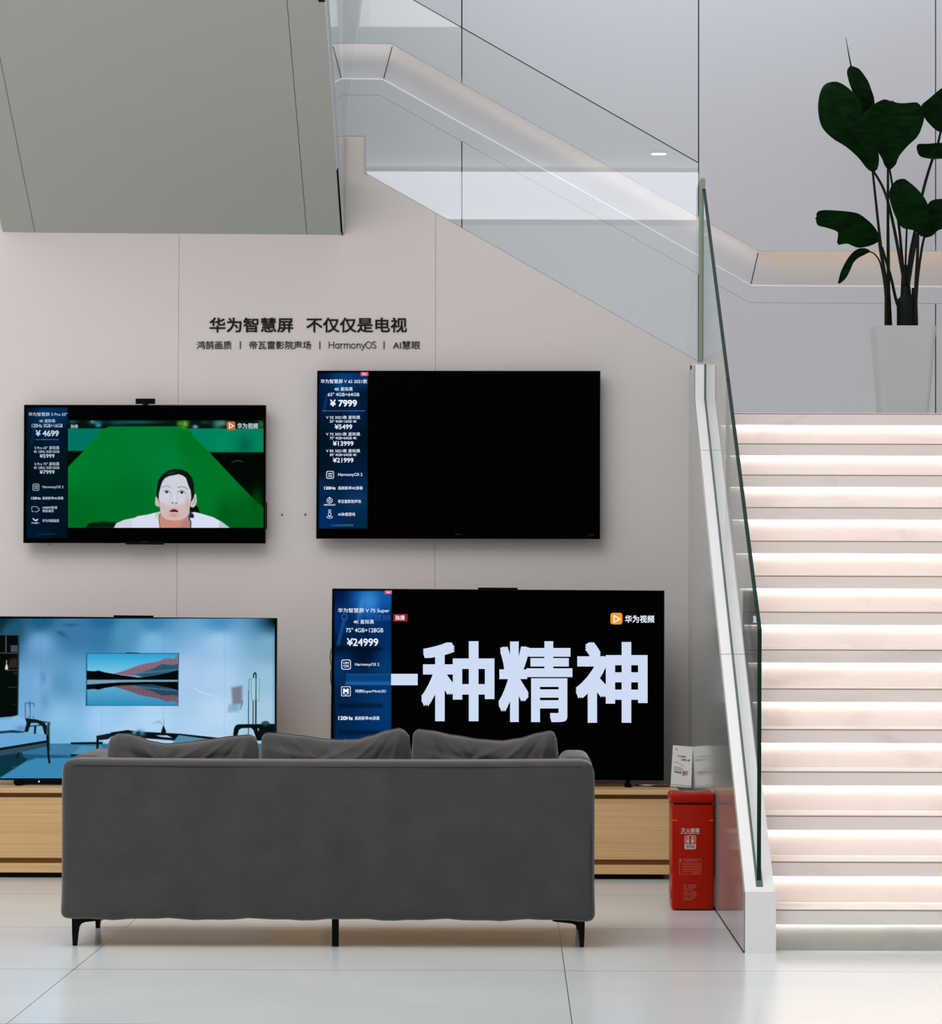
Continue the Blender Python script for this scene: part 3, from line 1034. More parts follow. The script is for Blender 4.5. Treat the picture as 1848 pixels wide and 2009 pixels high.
for dy, a, b_ in ((0, 'S Pro 65" 星际黑', '¥5999'), (31.6, 'S Pro 75" 星际黑', '¥7999')):
    l.text(a, 67.8, 875.4 + dy, 116.4, 881.8 + dy, BD)
    l.text('4K 120Hz 3GB+32GB', 66, 883.5 + dy, 116.4, 888.5 + dy, BD)
    l.text(b_, 77.8, 890.5 + dy, 107, 898.3 + dy, .014)
hm_icon(l, 64, 949, 77, 962.7)
l.text('HarmonyOS 2', 83.2, 952.6, 124.5, 959.4, BD)
l.text('120Hz', 61, 974.8, 80, 980, B2)
l.text('高刷新率4K屏幕', 83, 974.4, 124.5, 980.3, BD)
l.begin('camera_icon')
l.line([(62.3, 1000), (62.3, 995), (63.5, 994), (72.5, 994), (74.5, 997), (77, 998), (77, 1001), (74.5, 1002), (72.5, 1004), (68, 1004)], .8)
l.line([(62.3, 1003.5), (64.5, 1004)], .8); l.line([(62.3, 1001.5), (66, 1003.5)], .6)
l.end()
l.text('1080P高清', 83.4, 993, 112.4, 998.6, BD)
l.text('畅连通话', 83.4, 999.6, 105.4, 1005, BD)
l.begin('bird_icon')
l.poly([(63, 1016.5), (66, 1016.8), (69, 1019.5), (69.5, 1020), (75, 1017), (74, 1019.5), (75, 1020.3), (72, 1022), (70.5, 1023.3), (66.5, 1021)])
l.end()
l.text('HongHu', 61.8, 1024.4, 76.6, 1028, B2)
l.text('华为鸿鹄画质', 83, 1018.4, 115.8, 1024.6, BD)
pi_ = play_icon(sc, 445, 826.8, 461.7, 843.5, Y1 - .002, M['screen_rust'])
l.text('独播', 138.6, 833, 153, 839.8, BD)
l.text('华为视频', 465.4, 830, 506.4, 841.2, .02)
l.build('screen_lettering', M['screen_soft'], sc)
l = Letters(Y1 - .0026); l.line(pi_, 1.8, True); l.build('play_triangle', M['screen_white'], sc)
l = Letters(Y1 - .0022); l.rect(69, 862, 115, 862.8); l.build('divider_line', M['screen_dim'], sc)
l = Letters(Y1 - .0022); l.text('以上均为建议零售价格', 73, 1046, 109, 1049.4, 0); l.text('HUAWEI', 277, 1061.5, 288, 1063.2, 0); l.build('fine_print', M['screen_faint'], sc)
mb = MB(); mb.pxprism([(266, 782), (266, 792), (280, 792), (280, 796), (290, 796), (290, 792), (303.5, 792), (303.5, 782)], Y1 - .006, .03)
plabel(mb.build('webcam', M['black_plastic'], tv), 'small black camera module on top')
mb = MB(); mb.pxprism([(245, 1063), (247, 1068), (321, 1068.5), (323, 1063)], Y1 - .004, .03); mb.build('logo_bar', M['black_plastic'], tv)
mb = MB(); mb.box(P(180, 900, Y1).x, P(400, 900, Y1).x, Y1 + .046, YW - .001, P(0, 1000, Y1).z, P(0, 860, Y1).z); mb.build('wall_mount', M['black_plastic'], tv)
mb = MB(); mb.tube([P(96, 1064, Y1 + .03), P(97.5, 1067, Y1 + .03), P(98, 1070, Y1 + .03)], .002, 6); mb.build('loose_cord', M['cable_black'], tv)
mb = MB(); mb.pxbox(520, 985, 523.5, 1038, Y1 + .012, .02); mb.build('side_button_bar', M['black_plastic'], tv)

# ---- upper right: large dark screen with a price panel
tv, sc = television('large wall television with a blank black screen and blue price panel', [(622.5, 727.5), (620.5, 1056.5), (1177, 1057.5), (1177.5, 728)], Y1, .045, 1, (899, 1057))
panel_canvas(624.4, 730, 722.5, 1038, 2).build('price_panel', Y1 - .001, sc)
l = Letters(Y1 - .002)
l.text('华为智慧屏 V 65 2021款', 629, 744, 720.5, 752.2, BD)
l.text('4K 星际黑', 656, 759.7, 692, 767, BD)
l.text('65" 4GB+64GB', 643, 770.5, 705, 777.3, BD)
l.text('¥ 7999', 647.4, 784, 700.3, 797.7, .028)
for dy, a, b_, cc, x0 in ((0, 'V 55 2021款 星际黑', '55" 4GB+16GB 4K', '¥5499', 656.5), (32.8, 'V 75 2021款 星际黑', '75" 4GB+64GB 4K', '¥13999', 653), (65.6, 'V 85 2021款 星际黑', '85" 4GB+64GB 4K', '¥21999', 653)):
    l.text(a, 639.6, 815.4 + dy, 706.5, 822.2 + dy, BD)
    l.text(b_, 647, 824 + dy, 700, 829.2 + dy, BD)
    l.text(cc, x0, 832.4 + dy, 693.5 if x0 < 655 else 691, 842 + dy, .016)
hm_icon(l, 640, 924, 655.2, 939.3)
l.text('HarmonyOS 2', 663.3, 928, 711, 935.6, BD)
l.text('120Hz', 636, 954.5, 658.4, 960.5, B2)
l.text('高刷新率4K屏幕', 663.3, 954, 711.7, 960.9, BD)
l.begin('speaker_icon')
l.ring(646.6, 982, 5.2, 5.2, 1.1); l.ring(646.6, 982, 2.2, 2.2, 1.1, 14); l.poly([(644, 977.8), (646.6, 974.4), (649.2, 977.8)])
l.end()
l.text('DEVIALET', 635.7, 989, 658.4, 992, .02)
l.text('帝瓦雷影院声场', 663, 980.3, 708, 987.2, BD)
l.begin('figure_icon')
l.ring(646.8, 1002.2, 2.2, 2.2, 1.0, 14)
l.line([(645, 1006), (643.6, 1009), (645.4, 1011), (645.6, 1014), (648, 1014), (648.2, 1011), (650, 1009), (648.6, 1006)], .9, True)
l.ring(646.8, 1014.6, 5.6, 2.3, .9, 20)
l.end()
l.text('AI体感游戏', 663, 1005.5, 696.8, 1012.4, BD)
l.build('screen_lettering', M['screen_white'], sc)
l = Letters(Y1 - .0022); l.rect(632, 805.6, 716, 806.5); l.build('divider_line', M['screen_dim'], sc)
l = Letters(Y1 - .0022); l.text('以上均为建议零售价格', 650, 1028.6, 693, 1032.4, 0); l.build('fine_print', M['screen_dim'], sc)
l = Letters(Y1 - .0022); l.text('HUAWEI', 893, 1047.2, 904, 1049.4, 0); l.text('DEVIALET', 1154.5, 1048.6, 1166.5, 1050.4, .01); l.build('maker_mark', M['screen_faint'], sc)
l = Letters(Y1 - .002); l.rect(707.5, 730, 722.8, 737.6); l.build('promotion_tag', M['screen_pink'], sc)
l = Letters(Y1 - .0026); l.text('新品', 710.5, 731.6, 718.5, 735.8, BD); l.build('tag_lettering', M['screen_white'], sc)
mb = MB(); mb.box(P(780, 900, Y1).x, P(1020, 900, Y1).x, Y1 + .046, YW - .001, P(0, 985, Y1).z, P(0, 820, Y1).z); mb.build('wall_mount', M['black_plastic'], tv)

# ---- lower right: big television on the cabinet
Y4 = 17.55
tv, sc = television('big television on the cabinet showing large white Chinese characters', [(652, 1155), (648.5, 1527), (1302.3, 1531.5), (1303, 1159)], Y4, .05, 1, (978, 1545))
panel_canvas(654.5, 1158, 769, 1520, 4).build('price_panel', Y4 - .001, sc)
l = Letters(Y4 - .002)
l.text('华为智慧屏 V 75 Super', 663, 1193, 764, 1203.4, BD)
l.text('4K 星际黑', 693.4, 1216, 733.6, 1224, BD)
l.text('75" 4GB+128GB', 678.6, 1232, 752, 1240.6, BD)
l.text('¥24999', 680.5, 1252, 742, 1267.5, .018)
hm_icon(l, 669.5, 1294, 688.4, 1313.7)
l.text('HarmonyOS 2', 696.4, 1300.5, 744, 1308, BD)
l.begin('feature_icon')
l.rrect(669.2, 1346.7, 688, 1366, 2, 1.2); l.text('M', 673, 1350.6, 684, 1362, .06); l.rect(676.5, 1362.4, 680.5, 1363.6)
l.end()
l.text('鸿鹄SuperMiniLED', 696.4, 1352.5, 757.4, 1360.2, BD)
l.text('120Hz', 663.5, 1405, 692.3, 1412.6, B2)
l.text('高刷新率4K屏幕', 696, 1405.2, 744.5, 1412.8, BD)
l.begin('speaker_icon')
l.ring(676.5, 1458, 5.5, 5.5, 1.3); l.poly([(673, 1453), (676.5, 1449.4), (680, 1453)])
l.end()
l.text('帝瓦雷影院声场', 696, 1455, 748, 1463, BD)
l.text('独播', 775.5, 1207, 794, 1216.6, .015)
l.text('华为视频', 1226, 1207, 1284, 1222, .02)
l.build('screen_lettering', M['screen_white'], sc)
l = Letters(Y4 - .0018); l.text('家星首映', 700, 1205, 767, 1218.5, .01); l.begin('faint_mark'); l.rrect(670, 1204, 682, 1217.5, 5, 2.2); l.build('faint_lettering', M['screen_ghost'], sc)
l = Letters(Y4 - .002)
l.begin('caption_character'); l.rect(767.2, 1322, 819.5, 1344.4)
l.end()
l.text('种', 826.4, 1258, 970, 1415, .027)
l.text('精', 978, 1258, 1123, 1416.7, .023)
l.text('神', 1129.4, 1259.5, 1270.5, 1418, .027)
l.build('caption_lettering', M['screen_big'], sc)
l = Letters(Y4 - .0018); l.rect(754.8, 1158.4, 769, 1165.4); l.build('promotion_tag', M['screen_pink'], sc)
l = Letters(Y4 - .0018); l.rect(771.4, 1204.6, 799.5, 1219.4); l.build('exclusive_tag', M['screen_red'], sc)
l = Letters(Y4 - .0026); l.text('新品', 758, 1160, 765.5, 1164, BD); l.build('tag_lettering', M['screen_white'], sc)
pi_ = play_icon(sc, 1197.6, 1202.3, 1221, 1225, Y4 - .002, M['screen_orange'])
l = Letters(Y4 - .0026); l.line(pi_, 2.4, True); l.build('play_triangle', M['screen_white'], sc)
mb = MB(); mb.pxprism([(938, 1152.6), (938, 1159), (1015.5, 1159.5), (1015.5, 1153.2)], Y4 - .004, .03); mb.build('camera_bar', M['black_plastic'], tv)
zcab = .4425
for x in (746, 1232):
    mb = MB(); a = P(x, 1530, Y4)
    mb.box(a.x - .016, a.x + .016, Y4 - .07, Y4 + .12, zcab + .001, zcab + .012); mb.box(a.x - .011, a.x + .011, Y4 + .005, Y4 + .035, zcab + .01, a.z + .03)
    mb.build('stand_foot', M['black_plastic'], tv)
mb = MB(); mb.tube([P(x, y, Y4 + .03) for x, y in ((651.5, 1268), (648.5, 1281), (647.6, 1292), (649, 1302), (650.5, 1308), (649, 1318), (648.4, 1330), (649.6, 1342))], .0022, 6)
mb.build('power_cord', M['cable_black'], tv)

# ---- lower left: television showing a living room
tv, sc = television('television on the cabinet showing a pale blue living room scene', [(-30, 1209.4), (-31, 1529.6), (541, 1532.6), (543, 1213)], Y4, .05, 1, (256, 1545))
c = Canvas(-26, 1213.5, 539, 1527, 1.0)
c.field([(0, 1216, (8, 45, 58)), (80, 1216, (26, 92, 132)), (200, 1216, (34, 104, 150)), (300, 1216, (60, 130, 175)), (430, 1216, (72, 142, 192)), (535, 1216, (40, 96, 130)),
         (-20, 1230, (4, 34, 42)), (20, 1240, (34, 84, 112)), (80, 1262, (108, 162, 206)), (140, 1245, (58, 118, 160)), (190, 1250, (52, 118, 162)), (245, 1245, (74, 144, 186)), (300, 1262, (120, 180, 220)), (430, 1262, (156, 198, 232)), (530, 1270, (120, 170, 200)),
         (50, 1340, (112, 166, 214)), (80, 1340, (120, 172, 216)), (120, 1340, (88, 150, 190)), (160, 1330, (100, 164, 206)), (360, 1330, (168, 200, 236)), (430, 1330, (172, 206, 238)), (525, 1330, (150, 192, 218)),
         (60, 1400, (118, 172, 216)), (120, 1410, (136, 190, 228)), (200, 1410, (158, 202, 240)), (300, 1410, (176, 212, 242)), (430, 1400, (184, 214, 242)), (520, 1400, (166, 200, 222)),
         (110, 1450, (120, 182, 222)), (250, 1450, (170, 208, 240)), (400, 1450, (176, 210, 240))])
for x in (80, 200, 321, 440):
    c.line([(x, 1213), (x, 1455)], .5, (70, 120, 160), 1.4, .35)
for y in (1233, 1269, 1311, 1354, 1398, 1437):
    c.line([(40, y), (535, y)], .4, (90, 140, 180), 1.2, .22)
c.blob(120, 1243, 10, 4, (22, 72, 112), .6, rot=.4); c.blob(132, 1251, 6, 2, (40, 96, 140), .6); c.blob(85, 1330, 6, 14, (74, 124, 156), .5); c.blob(88, 1375, 7, 16, (84, 138, 172), .5); c.blob(140, 1226, 16, 3, (24, 72, 106), .5)
c.blob(545, 1218, 22, 14, (2, 12, 12), 1.0); c.line([(541, 1240), (541, 1460)], 3, (70, 110, 124), 14, .6)
c.poly([(-26, 1459), (540, 1459), (540, 1530), (-26, 1530)], (48, 112, 150), 2)
s, ox, oy = 5.91, 0, 1200
A = lambda pts: Z(pts, s, ox, oy)
c.poly(A([(-200, 1920), (0, 1920), (330, 1715), (420, 1690), (1000, 1690), (1300, 1700), (1300, 1940), (-200, 1940)]), (58, 134, 178), 2)
c.poly(A([(-200, 1930), (0, 1925), (330, 1715), (240, 1640), (-200, 1660)]), (10, 52, 66), 3)
c.poly(A([(240, 1650), (700, 1670), (1000, 1690), (420, 1700), (330, 1730)]), (24, 76, 104), 3, .8)
c.poly(A([(560, 1540), (830, 1540), (1000, 1560), (1000, 1660), (560, 1650)]), (64, 128, 164), 2, .8)
c.poly(A([(940, 1555), (1180, 1555), (1180, 1650), (840, 1650)]), (80, 150, 186), 1.5, .8)
c.poly(A([(820, 1655), (1180, 1650), (1180, 1680), (820, 1680)]), (6, 26, 34), 2)
c.poly(A([(-160, 275), (222, 275), (205, 1200), (150, 1215), (-160, 1240)]), (3, 12, 10), 1)
c.poly(A([(208, 275), (228, 270), (212, 1200), (200, 1200)]), (30, 62, 74), 1)
for pts, wd, cc in (([(0, 478), (205, 482)], 1.6, (84, 76, 72)), ([(70, 285), (68, 470)], 2.0, (94, 92, 92)), ([(70, 680), (205, 678)], 1.2, (70, 76, 74)), ([(95, 877), (200, 877)], 1.0, (52, 72, 70)), ([(130, 1076), (190, 1076)], .8, (34, 54, 50))):
    c.line(A(pts), wd, cc, 1.2)
c.poly(A([(122, 390), (205, 390), (205, 468), (125, 468)]), (70, 76, 84), 2)
c.poly(A([(110, 550), (200, 540), (205, 650), (100, 655)]), (54, 40, 30), 5, .9)
c.poly(A([(150, 700), (205, 695), (205, 730), (150, 725)]), (48, 40, 32), 3, .7)
c.poly(A([(72, 565), (82, 565), (78, 600), (92, 640), (92, 672), (58, 672), (60, 640), (72, 610)]), (206, 208, 200), .8)
c.line(A([(295, 1230), (293, 1060), (393, 1062), (393, 1100)]), 1.0, (14, 34, 46)); c.line(A([(350, 1235), (350, 1070)]), 1.2, (10, 26, 36)); c.line(A([(338, 1100), (338, 1040), (352, 1040)]), .9, (20, 44, 60))
c.line(A([(330, 1240), (330, 1210)]), 1.0, (20, 44, 60)); c.line(A([(390, 1240), (388, 1210)]), 1.0, (20, 44, 60))
c.poly(A([(-160, 1255), (130, 1250), (150, 1212), (220, 1215), (290, 1240), (300, 1310), (250, 1370), (150, 1390), (-160, 1400)]), (128, 182, 226), 1.2)
c.blob(240 / s, 1200 + 1350 / s, 9, 5, (70, 122, 168), .6)
c.poly(A([(-160, 1400), (150, 1372), (290, 1390), (260, 1410), (100, 1405), (-160, 1430)]), (22, 60, 84), 1.5)
c.poly(A([(-160, 1440), (100, 1412), (320, 1400), (490, 1415), (545, 1440), (550, 1500), (300, 1560), (-160, 1620)]), (104, 166, 216), 1)
c.poly(A([(-160, 1605), (120, 1560), (550, 1490), (550, 1520), (120, 1590), (-160, 1640)]), (8, 22, 28), 1)
c.poly(A([(-160, 1640), (120, 1590), (550, 1520), (550, 1560), (150, 1650), (-160, 1690)]), (46, 76, 90), 1.2)
c.poly(A([(290, 1235), (420, 1250), (510, 1275), (545, 1330), (545, 1430), (515, 1420), (490, 1330), (430, 1290), (360, 1290), (325, 1395), (280, 1395), (310, 1290)]), (14, 26, 26), .9)
c.line(A([(500, 1278), (575, 1285), (575, 1310)]), 2.2, (30, 54, 62)); c.line(A([(345, 1330), (520, 1310)]), 2, (20, 40, 50)); c.line(A([(408, 1330), (405, 1405)]), 4.5, (20, 34, 46)); c.line(A([(560, 1310), (565, 1600)]), 5, (38, 62, 70))
c.line(A([(548, 1440), (560, 1640), (572, 1750)]), 4.0, (10, 20, 22)); c.line(A([(245, 1640), (245, 1690)]), 3.4, (20, 48, 60)); c.line(A([(215, 1640), (200, 1690)]), 3.4, (10, 26, 30))
c.line(A([(140, 1800), (200, 1800)]), 1.0, (90, 120, 130), 1.5, .8)
c.poly(A([(820, 1515), (1190, 1510), (1190, 1536), (820, 1538)]), (8, 18, 24), 1.2)
c.poly(A([(1115, 1440), (1300, 1405), (1310, 1440), (1250, 1480), (1160, 1490), (1120, 1475)]), (14, 30, 38), 1)
c.line(A([(1132, 1480), (1128, 1660)]), 4.6, (8, 18, 22))
c.poly(A([(1285, 1400), (1480, 1372), (1600, 1390), (1800, 1400), (2090, 1415), (2560, 1465), (2560, 1500), (2100, 1500), (1290, 1440)]), (8, 16, 20), 1)
c.poly(A([(2070, 1430), (2440, 1480), (2300, 1520), (2000, 1520)]), (86, 134, 160), 1.5)
c.blob(1560 / s, 1200 + 1400 / s, 5, 4, (120, 190, 220), .8); c.blob(1640 / s, 1200 + 1405 / s, 7, 6, (90, 160, 200), .8); c.blob(1610 / s, 1200 + 1415 / s, 4, 6, (10, 40, 60), .8)
# small framed landscape shown inside the picture
c.poly([(169.5, 1281.5), (350.5, 1281.5), (349.5, 1384.5), (168.5, 1384.5)], (28, 62, 84), .8)
x0, x1, y0, y1 = 170.6, 349.2, 1282.8, 1383.4
inside = (c.X > x0) & (c.X < x1) & (c.Yy > y0) & (c.Yy < y1)
tt = np.clip((c.Yy - y0) / (y1 - y0), 0, 1)
sky = np.where(tt[..., None] < .4, (1 - tt[..., None] * 2.2) * np.array((44, 160, 212)) + tt[..., None] * 2.2 * np.array((140, 206, 230)), np.array((110, 190, 222)))
water = (1 - tt[..., None]) * np.array((180, 220, 236)) + tt[..., None] * np.array((48, 140, 186))
c.a = np.where(inside[..., None], np.where(tt[..., None] < .52, sky, water), c.a)
HZ = 1334.8


def mountains(flip, k):
    def q(pts):
        return [(x, (HZ + (HZ - y) * k) if flip else y) for x, y in pts]
    hi = 1 if not flip else .85
    c.poly(q([(222, 1322), (240, 1317), (258, 1311), (270, 1306), (285, 1302), (298, 1300), (312, 1297), (325, 1291), (333, 1291), (340, 1293), (348.8, 1287), (348.8, 1312), (300, 1320), (260, 1326)]), tuple(v * hi for v in (134, 102, 116)), 1)
    c.poly(q([(300, 1312), (318, 1303), (340, 1305), (348.8, 1302), (348.8, 1324), (280, 1328), (262, 1324)]), tuple(v * hi for v in (44, 84, 110)), 2)
    c.line(q([(262, 1322), (300, 1318), (345, 1314)]), 2, (80, 140, 170), 3, .8)
    c.poly(q([(170.6, 1316), (185, 1317), (193, 1315.5), (205, 1319), (240, 1325), (272, 1329), (300, 1326), (330, 1320), (349, 1315), (349, 1334), (170.6, 1334)]), (4, 8, 12), 1)
    for i in range(26):
        xx = 235 + i * 4.4
        yb_ = 1318 - (xx - 235) * .18
        c.line(q([(xx, yb_), (xx + 3, yb_ - 6)]), .6, (172, 140, 148) if i % 2 else (92, 72, 90), 1.0, .5)


mountains(False, 1)
mountains(True, .95)
c.poly([(170.6, 1334), (349, 1334), (349, 1337.4), (240, 1338.5), (170.6, 1343)], (120, 160, 178), 1)
c.poly([(170.6, 1344), (210, 1342.5), (250, 1340.5), (280, 1338), (349, 1337.6), (349, 1341), (260, 1344), (200, 1347), (170.6, 1351)], (4, 8, 12), 1)
c.line([(350.2, 1281), (349.6, 1385)], 1.2, (30, 60, 84)); c.line([(170, 1281.9), (350, 1282.2)], 1, (30, 60, 84)); c.line([(169, 1384.2), (349.5, 1384.4)], 1.2, (24, 84, 120)); c.line([(170, 1281.5), (169, 1384)], 1.2, (24, 70, 100)); c.line([(248, 1280.6), (272, 1281)], 1.4, (20, 40, 54))
# right hand side: lamp, blurred bag, chair, vase
s, ox, oy = 7.108, 300, 1200
A = lambda pts: Z(pts, s, ox, oy)
c.line(A([(560, 1060), (640, 1105), (720, 1140), (820, 1164)]), .9, (225, 240, 252), 1.5, .9)
c.poly(A([(1095, 1060), (1245, 1030), (1245, 1290), (1110, 1300)]), (116, 124, 136), 6, .95)
c.poly(A([(1060, 1290), (1200, 1300), (1190, 1390), (1040, 1400)]), (110, 156, 188), 7, .7)
c.line(A([(1250, 1240), (1235, 1310), (1215, 1360)]), 2.0, (66, 108, 144), 2.5, .9)
c.line(A([(1400, 915), (1408, 870), (1425, 850), (1438, 870), (1438, 1000), (1434, 1560)]), 2.4, (8, 20, 26)); c.line(A([(1398, 1250), (1396, 1560)]), 1.8, (14, 30, 38)); c.line(A([(1335, 1100), (1330, 1710)]), 1.6, (24, 56, 84)); c.line(A([(1335, 1100), (1338, 955), (1365, 940)]), 1.6, (96, 140, 160))
c.poly(A([(1370, 935), (1485, 935), (1482, 1240), (1375, 1240)]), (164, 210, 224), 1, .4); c.line(A([(1370, 935), (1375, 1240), (1480, 1240), (1486, 935)]), .7, (50, 96, 110), 1, .9)
c.poly(A([(1115, 1745), (1130, 1630), (1150, 1590), (1190, 1570), (1700, 1565), (1700, 1800), (1450, 1800), (1400, 1650), (1370, 1622), (1240, 1625), (1200, 1650), (1175, 1745)]), (8, 18, 20), .9)
c.blob(ox + 1570 / s, oy + 1560 / s, 8, 5, (26, 62, 76), .9, True)
c.poly(A([(1460, 1625), (1475, 1630), (1475, 1665), (1465, 1660)]), (190, 196, 200), .8)
c.poly(A([(118, 1740), (116, 1665), (138, 1605), (142, 1590), (154, 1590), (158, 1605), (182, 1665), (180, 1740)]), (10, 20, 26), .9)
for pts in ([(146, 1592), (120, 1555), (60, 1545), (0, 1560)], [(148, 1592), (160, 1540), (140, 1505)], [(120, 1555), (95, 1530), (55, 1525)]):
    c.line(A(pts), .8, (96, 120, 150), 1, .9)
c.poly(A([(40, 1725), (200, 1725), (270, 1760), (100, 1745)]), (170, 200, 224), 1.2)
c.build('interior_picture', Y4 - .001, sc)
mb = MB(); mb.pxprism([(223, 1207), (223, 1213), (300, 1213.5), (300, 1207.8)], Y4 - .004, .03); mb.build('camera_bar', M['black_plastic'], tv)
for x in (40, 470):
    mb = MB(); a = P(x, 1530, Y4)
    mb.box(a.x - .016, a.x + .016, Y4 - .07, Y4 + .12, zcab + .001, zcab + .012); mb.box(a.x - .011, a.x + .011, Y4 + .005, Y4 + .035, zcab + .01, a.z + .03)
    mb.build('stand_foot', M['black_plastic'], tv)
mb = MB(); mb.pxprism([(27, 1530.5), (27, 1538.5), (490, 1541), (490, 1533)], Y4 - .01, .05)
sb = mb.build('sound_bar', M['black_plastic'], tv)
l = Letters(Y4 - .011); l.disc(76.5, 1533.4, 1.4, 1.4, 12); l.build('indicator_light', M['led_dot'], sb)

# ------------------------------------------------------------------ cabinets under the televisions
YC = 17.28
def cabinet(label, x0, x1, ov):
    t = thing('media_cabinet', label, 'cabinet', ((x0 + x1) / 2, (YC + YW) / 2, 0), 'low oak media cabinets')
    mb = MB(); mb.box(x0, x1 + ov, YC - .02, YW - .09, .418, zcab, .002, 1); mb.build('top_board', M['wood'], t)
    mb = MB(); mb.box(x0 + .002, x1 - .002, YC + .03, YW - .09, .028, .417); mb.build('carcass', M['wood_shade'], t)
    mb = MB(); mb.box(x0 + .004, x1 - .002, YC, YC + .028, .098, .396, .0015, 1); mb.build('drawer_front', M['wood'], t)
    mb = MB(); mb.box(x0 + .002, x1 - .001, YC - .003, YC + .028, .026, .072, .0015, 1); mb.build('bottom_rail', M['wood'], t)
    mb = MB(); mb.box(x0 + .03, x1 - .03, YC + .05, YW - .12, 0, .028); mb.build('plinth', M['joint_dark'], t)


xe = P(1314, 1600, YC).x
cabinet('low oak cabinet between the sofa and red box, under the big character television', -.92, xe, .045)
cabinet('low oak cabinet left of the sofa, under the living room television', -3.2, -.925, 0)

# cables lying on the cabinet
for pts, mt, lab in (([(1247, 1533), (1256, 1540), (1268, 1543), (1282, 1542), (1292, 1538), (1304, 1540)], 'cable_white', 'thin pale cable curled on the cabinet beside the leaflet'),
                     ([(1248, 1538), (1256, 1535), (1275, 1540), (1290, 1544), (1312, 1543)], 'cable_black', 'thin black cable on the cabinet beside the leaflet')):
    mb = MB()
    q = []
    for i, (x, y) in enumerate(pts):
        p = P(x, 1540, 17.62)
        q.append(Vector((p.x, 17.64 - .02 * (y - 1538), zcab + .004 + (.005 if mt == 'cable_white' else 0))))
    # smooth the run
    sm = []
    for i in range(len(q) - 1):
        p0, p1, p2, p3 = q[max(i - 1, 0)], q[i], q[i + 1], q[min(i + 2, len(q) - 1)]
        for k in range(5):
            u = k / 5
            sm.append(.5 * ((2 * p1) + (p2 - p0) * u + (2 * p0 - 5 * p1 + 4 * p2 - p3) * u * u + (3 * p1 - p0 - 3 * p2 + p3) * u ** 3))
    mb.tube(sm + [q[-1]], .003, 8)
    tag(mb.build('loose_cable', M[mt]), lab, 'cable', 'cables on the cabinet')

# leaflet in a clear holder
YLf = 17.47
t = thing('leaflet', 'white printed leaflet standing on the oak cabinet against the stair side', 'leaflet', P(1337, 1545, YLf))
mb = MB(); mb.prism([P(1320, 1462, YLf + .05), P(1315.5, 1541.5, YLf), P(1356, 1545.5, YLf - .01), P(1359, 1465, YLf + .04)], (0, .004, 0)); pg = mb.build('page', M['paper'], t)
mb = MB(); mb.prism([P(1320, 1462, YLf + .055), P(1359, 1465, YLf + .045), P(1356, 1546, YLf + .11), P(1315.5, 1543, YLf + .12)], (0, .003, 0)); mb.build('back_page', M['paper'], t)


def pagept(u, v, lift=.0015):
    a = P(1320, 1462, YLf + .05).lerp(P(1359, 1465, YLf + .04), u)
    b_ = P(1315.5, 1541.5, YLf).lerp(P(1356, 1545.5, YLf - .01), u)
    q = a.lerp(b_, v)
    q.y -= lift
    return q


def page_marks(name, m, shapes):
    mb = MB()
    for sh in shapes:
        mb.poly([pagept(u, v) for u, v in sh])
    mb.build(name, m, pg)


def strip(pts, wd):
    out = []
    for (u0, v0), (u1, v1) in zip(pts, pts[1:]):
        out.append([(u0, v0), (u0, v0 + wd), (u1, v1 + wd), (u1, v1)])
    return out


sh = []
page_marks('dark_print', M['paper_gray'], strip([(.08, .42), (.25, .40), (.42, .45), (.6, .49)], .008) + strip([(.08, .53), (.3, .52), (.55, .55)], .012) + strip([(.1, .575), (.35, .57), (.62, .61)], .016)
           + [[(.14, .62), (.14, .66), (.5, .68), (.5, .635)], [(.56, .62), (.55, .74), (.64, .70), (.66, .62)]] + strip([(.02, .955), (.98, .962)], .01) + [[(.16, .075), (.16, .10), (.24, .10), (.24, .075)]])
page_marks('tan_print', M['paper_tan'], [[(.65, .60), (.62, .72), (.78, .70), (.82, .61)]])
for body, u0, u1, v0 in (('不止电视', .26, .66, .235), ('智慧大屏', .46, .88, .315)):
    co, faces = text_verts(body, .01)
    mn, mx = co.min(0), co.max(0)
    me = bpy.data.meshes.new('title_print')
    me.from_pydata([tuple(pagept(u0 + (u1 - u0) * (a - mn[0]) / (mx[0] - mn[0]), v0 + .045 * (1 - (b_ - mn[1]) / (mx[1] - mn[1])), .002)) for a, b_ in co], [], faces)
    link_mesh('title_print', me, M['black_ink'], pg)

# ------------------------------------------------------------------ fire extinguisher box
YE = 15.5
kx = YE / F
bx0, bx1 = P(1318, 1700, YE).x, P(1404.5, 1700, YE).x
zt = P(1360, 1556, YE).z
bx = thing('fire_extinguisher_box', 'tall red fire extinguisher box on the floor beside the stair side wall', 'fire box', ((bx0 + bx1) / 2, YE + .1, 0))
bx1 = min(bx1, XA - .012)
mb = MB(); mb.box(bx0, bx1, YE, YE + .26, .004, zt - .047, .012, 3); body = mb.build('body', M['red_paint'], bx, True)
mb = MB(); mb.box(bx0 - .007, bx1 + .003, YE - .010, YE + .27, zt - .045, zt, .012, 3); mb.box(bx0 + .006, bx1 - .006, YE + .02, YE + .255, zt - .064, zt - .04); mb.build('lid', M['red_paint'], bx, True)
mb = MB()
for x0_, x1_ in ((bx0 + .002, bx0 + .024), (bx1 - .02, bx1 - .004)):
    zz = P(1340, 1609.5, YE).z
    mb.box(x0_, x1_, YE - .002, YE + .004, zz - .0022, zz + .0022, .001, 1)
mb.build('notch', M['soft_print'], bx)
mb = MB(); mb.box(bx0 + .05, bx1 - .05, YE + .06, YE + .08, zt - .001, zt + .004, .0015, 1); mb.build('hinge_bar', M['chrome_edge'], bx)
mb = MB()
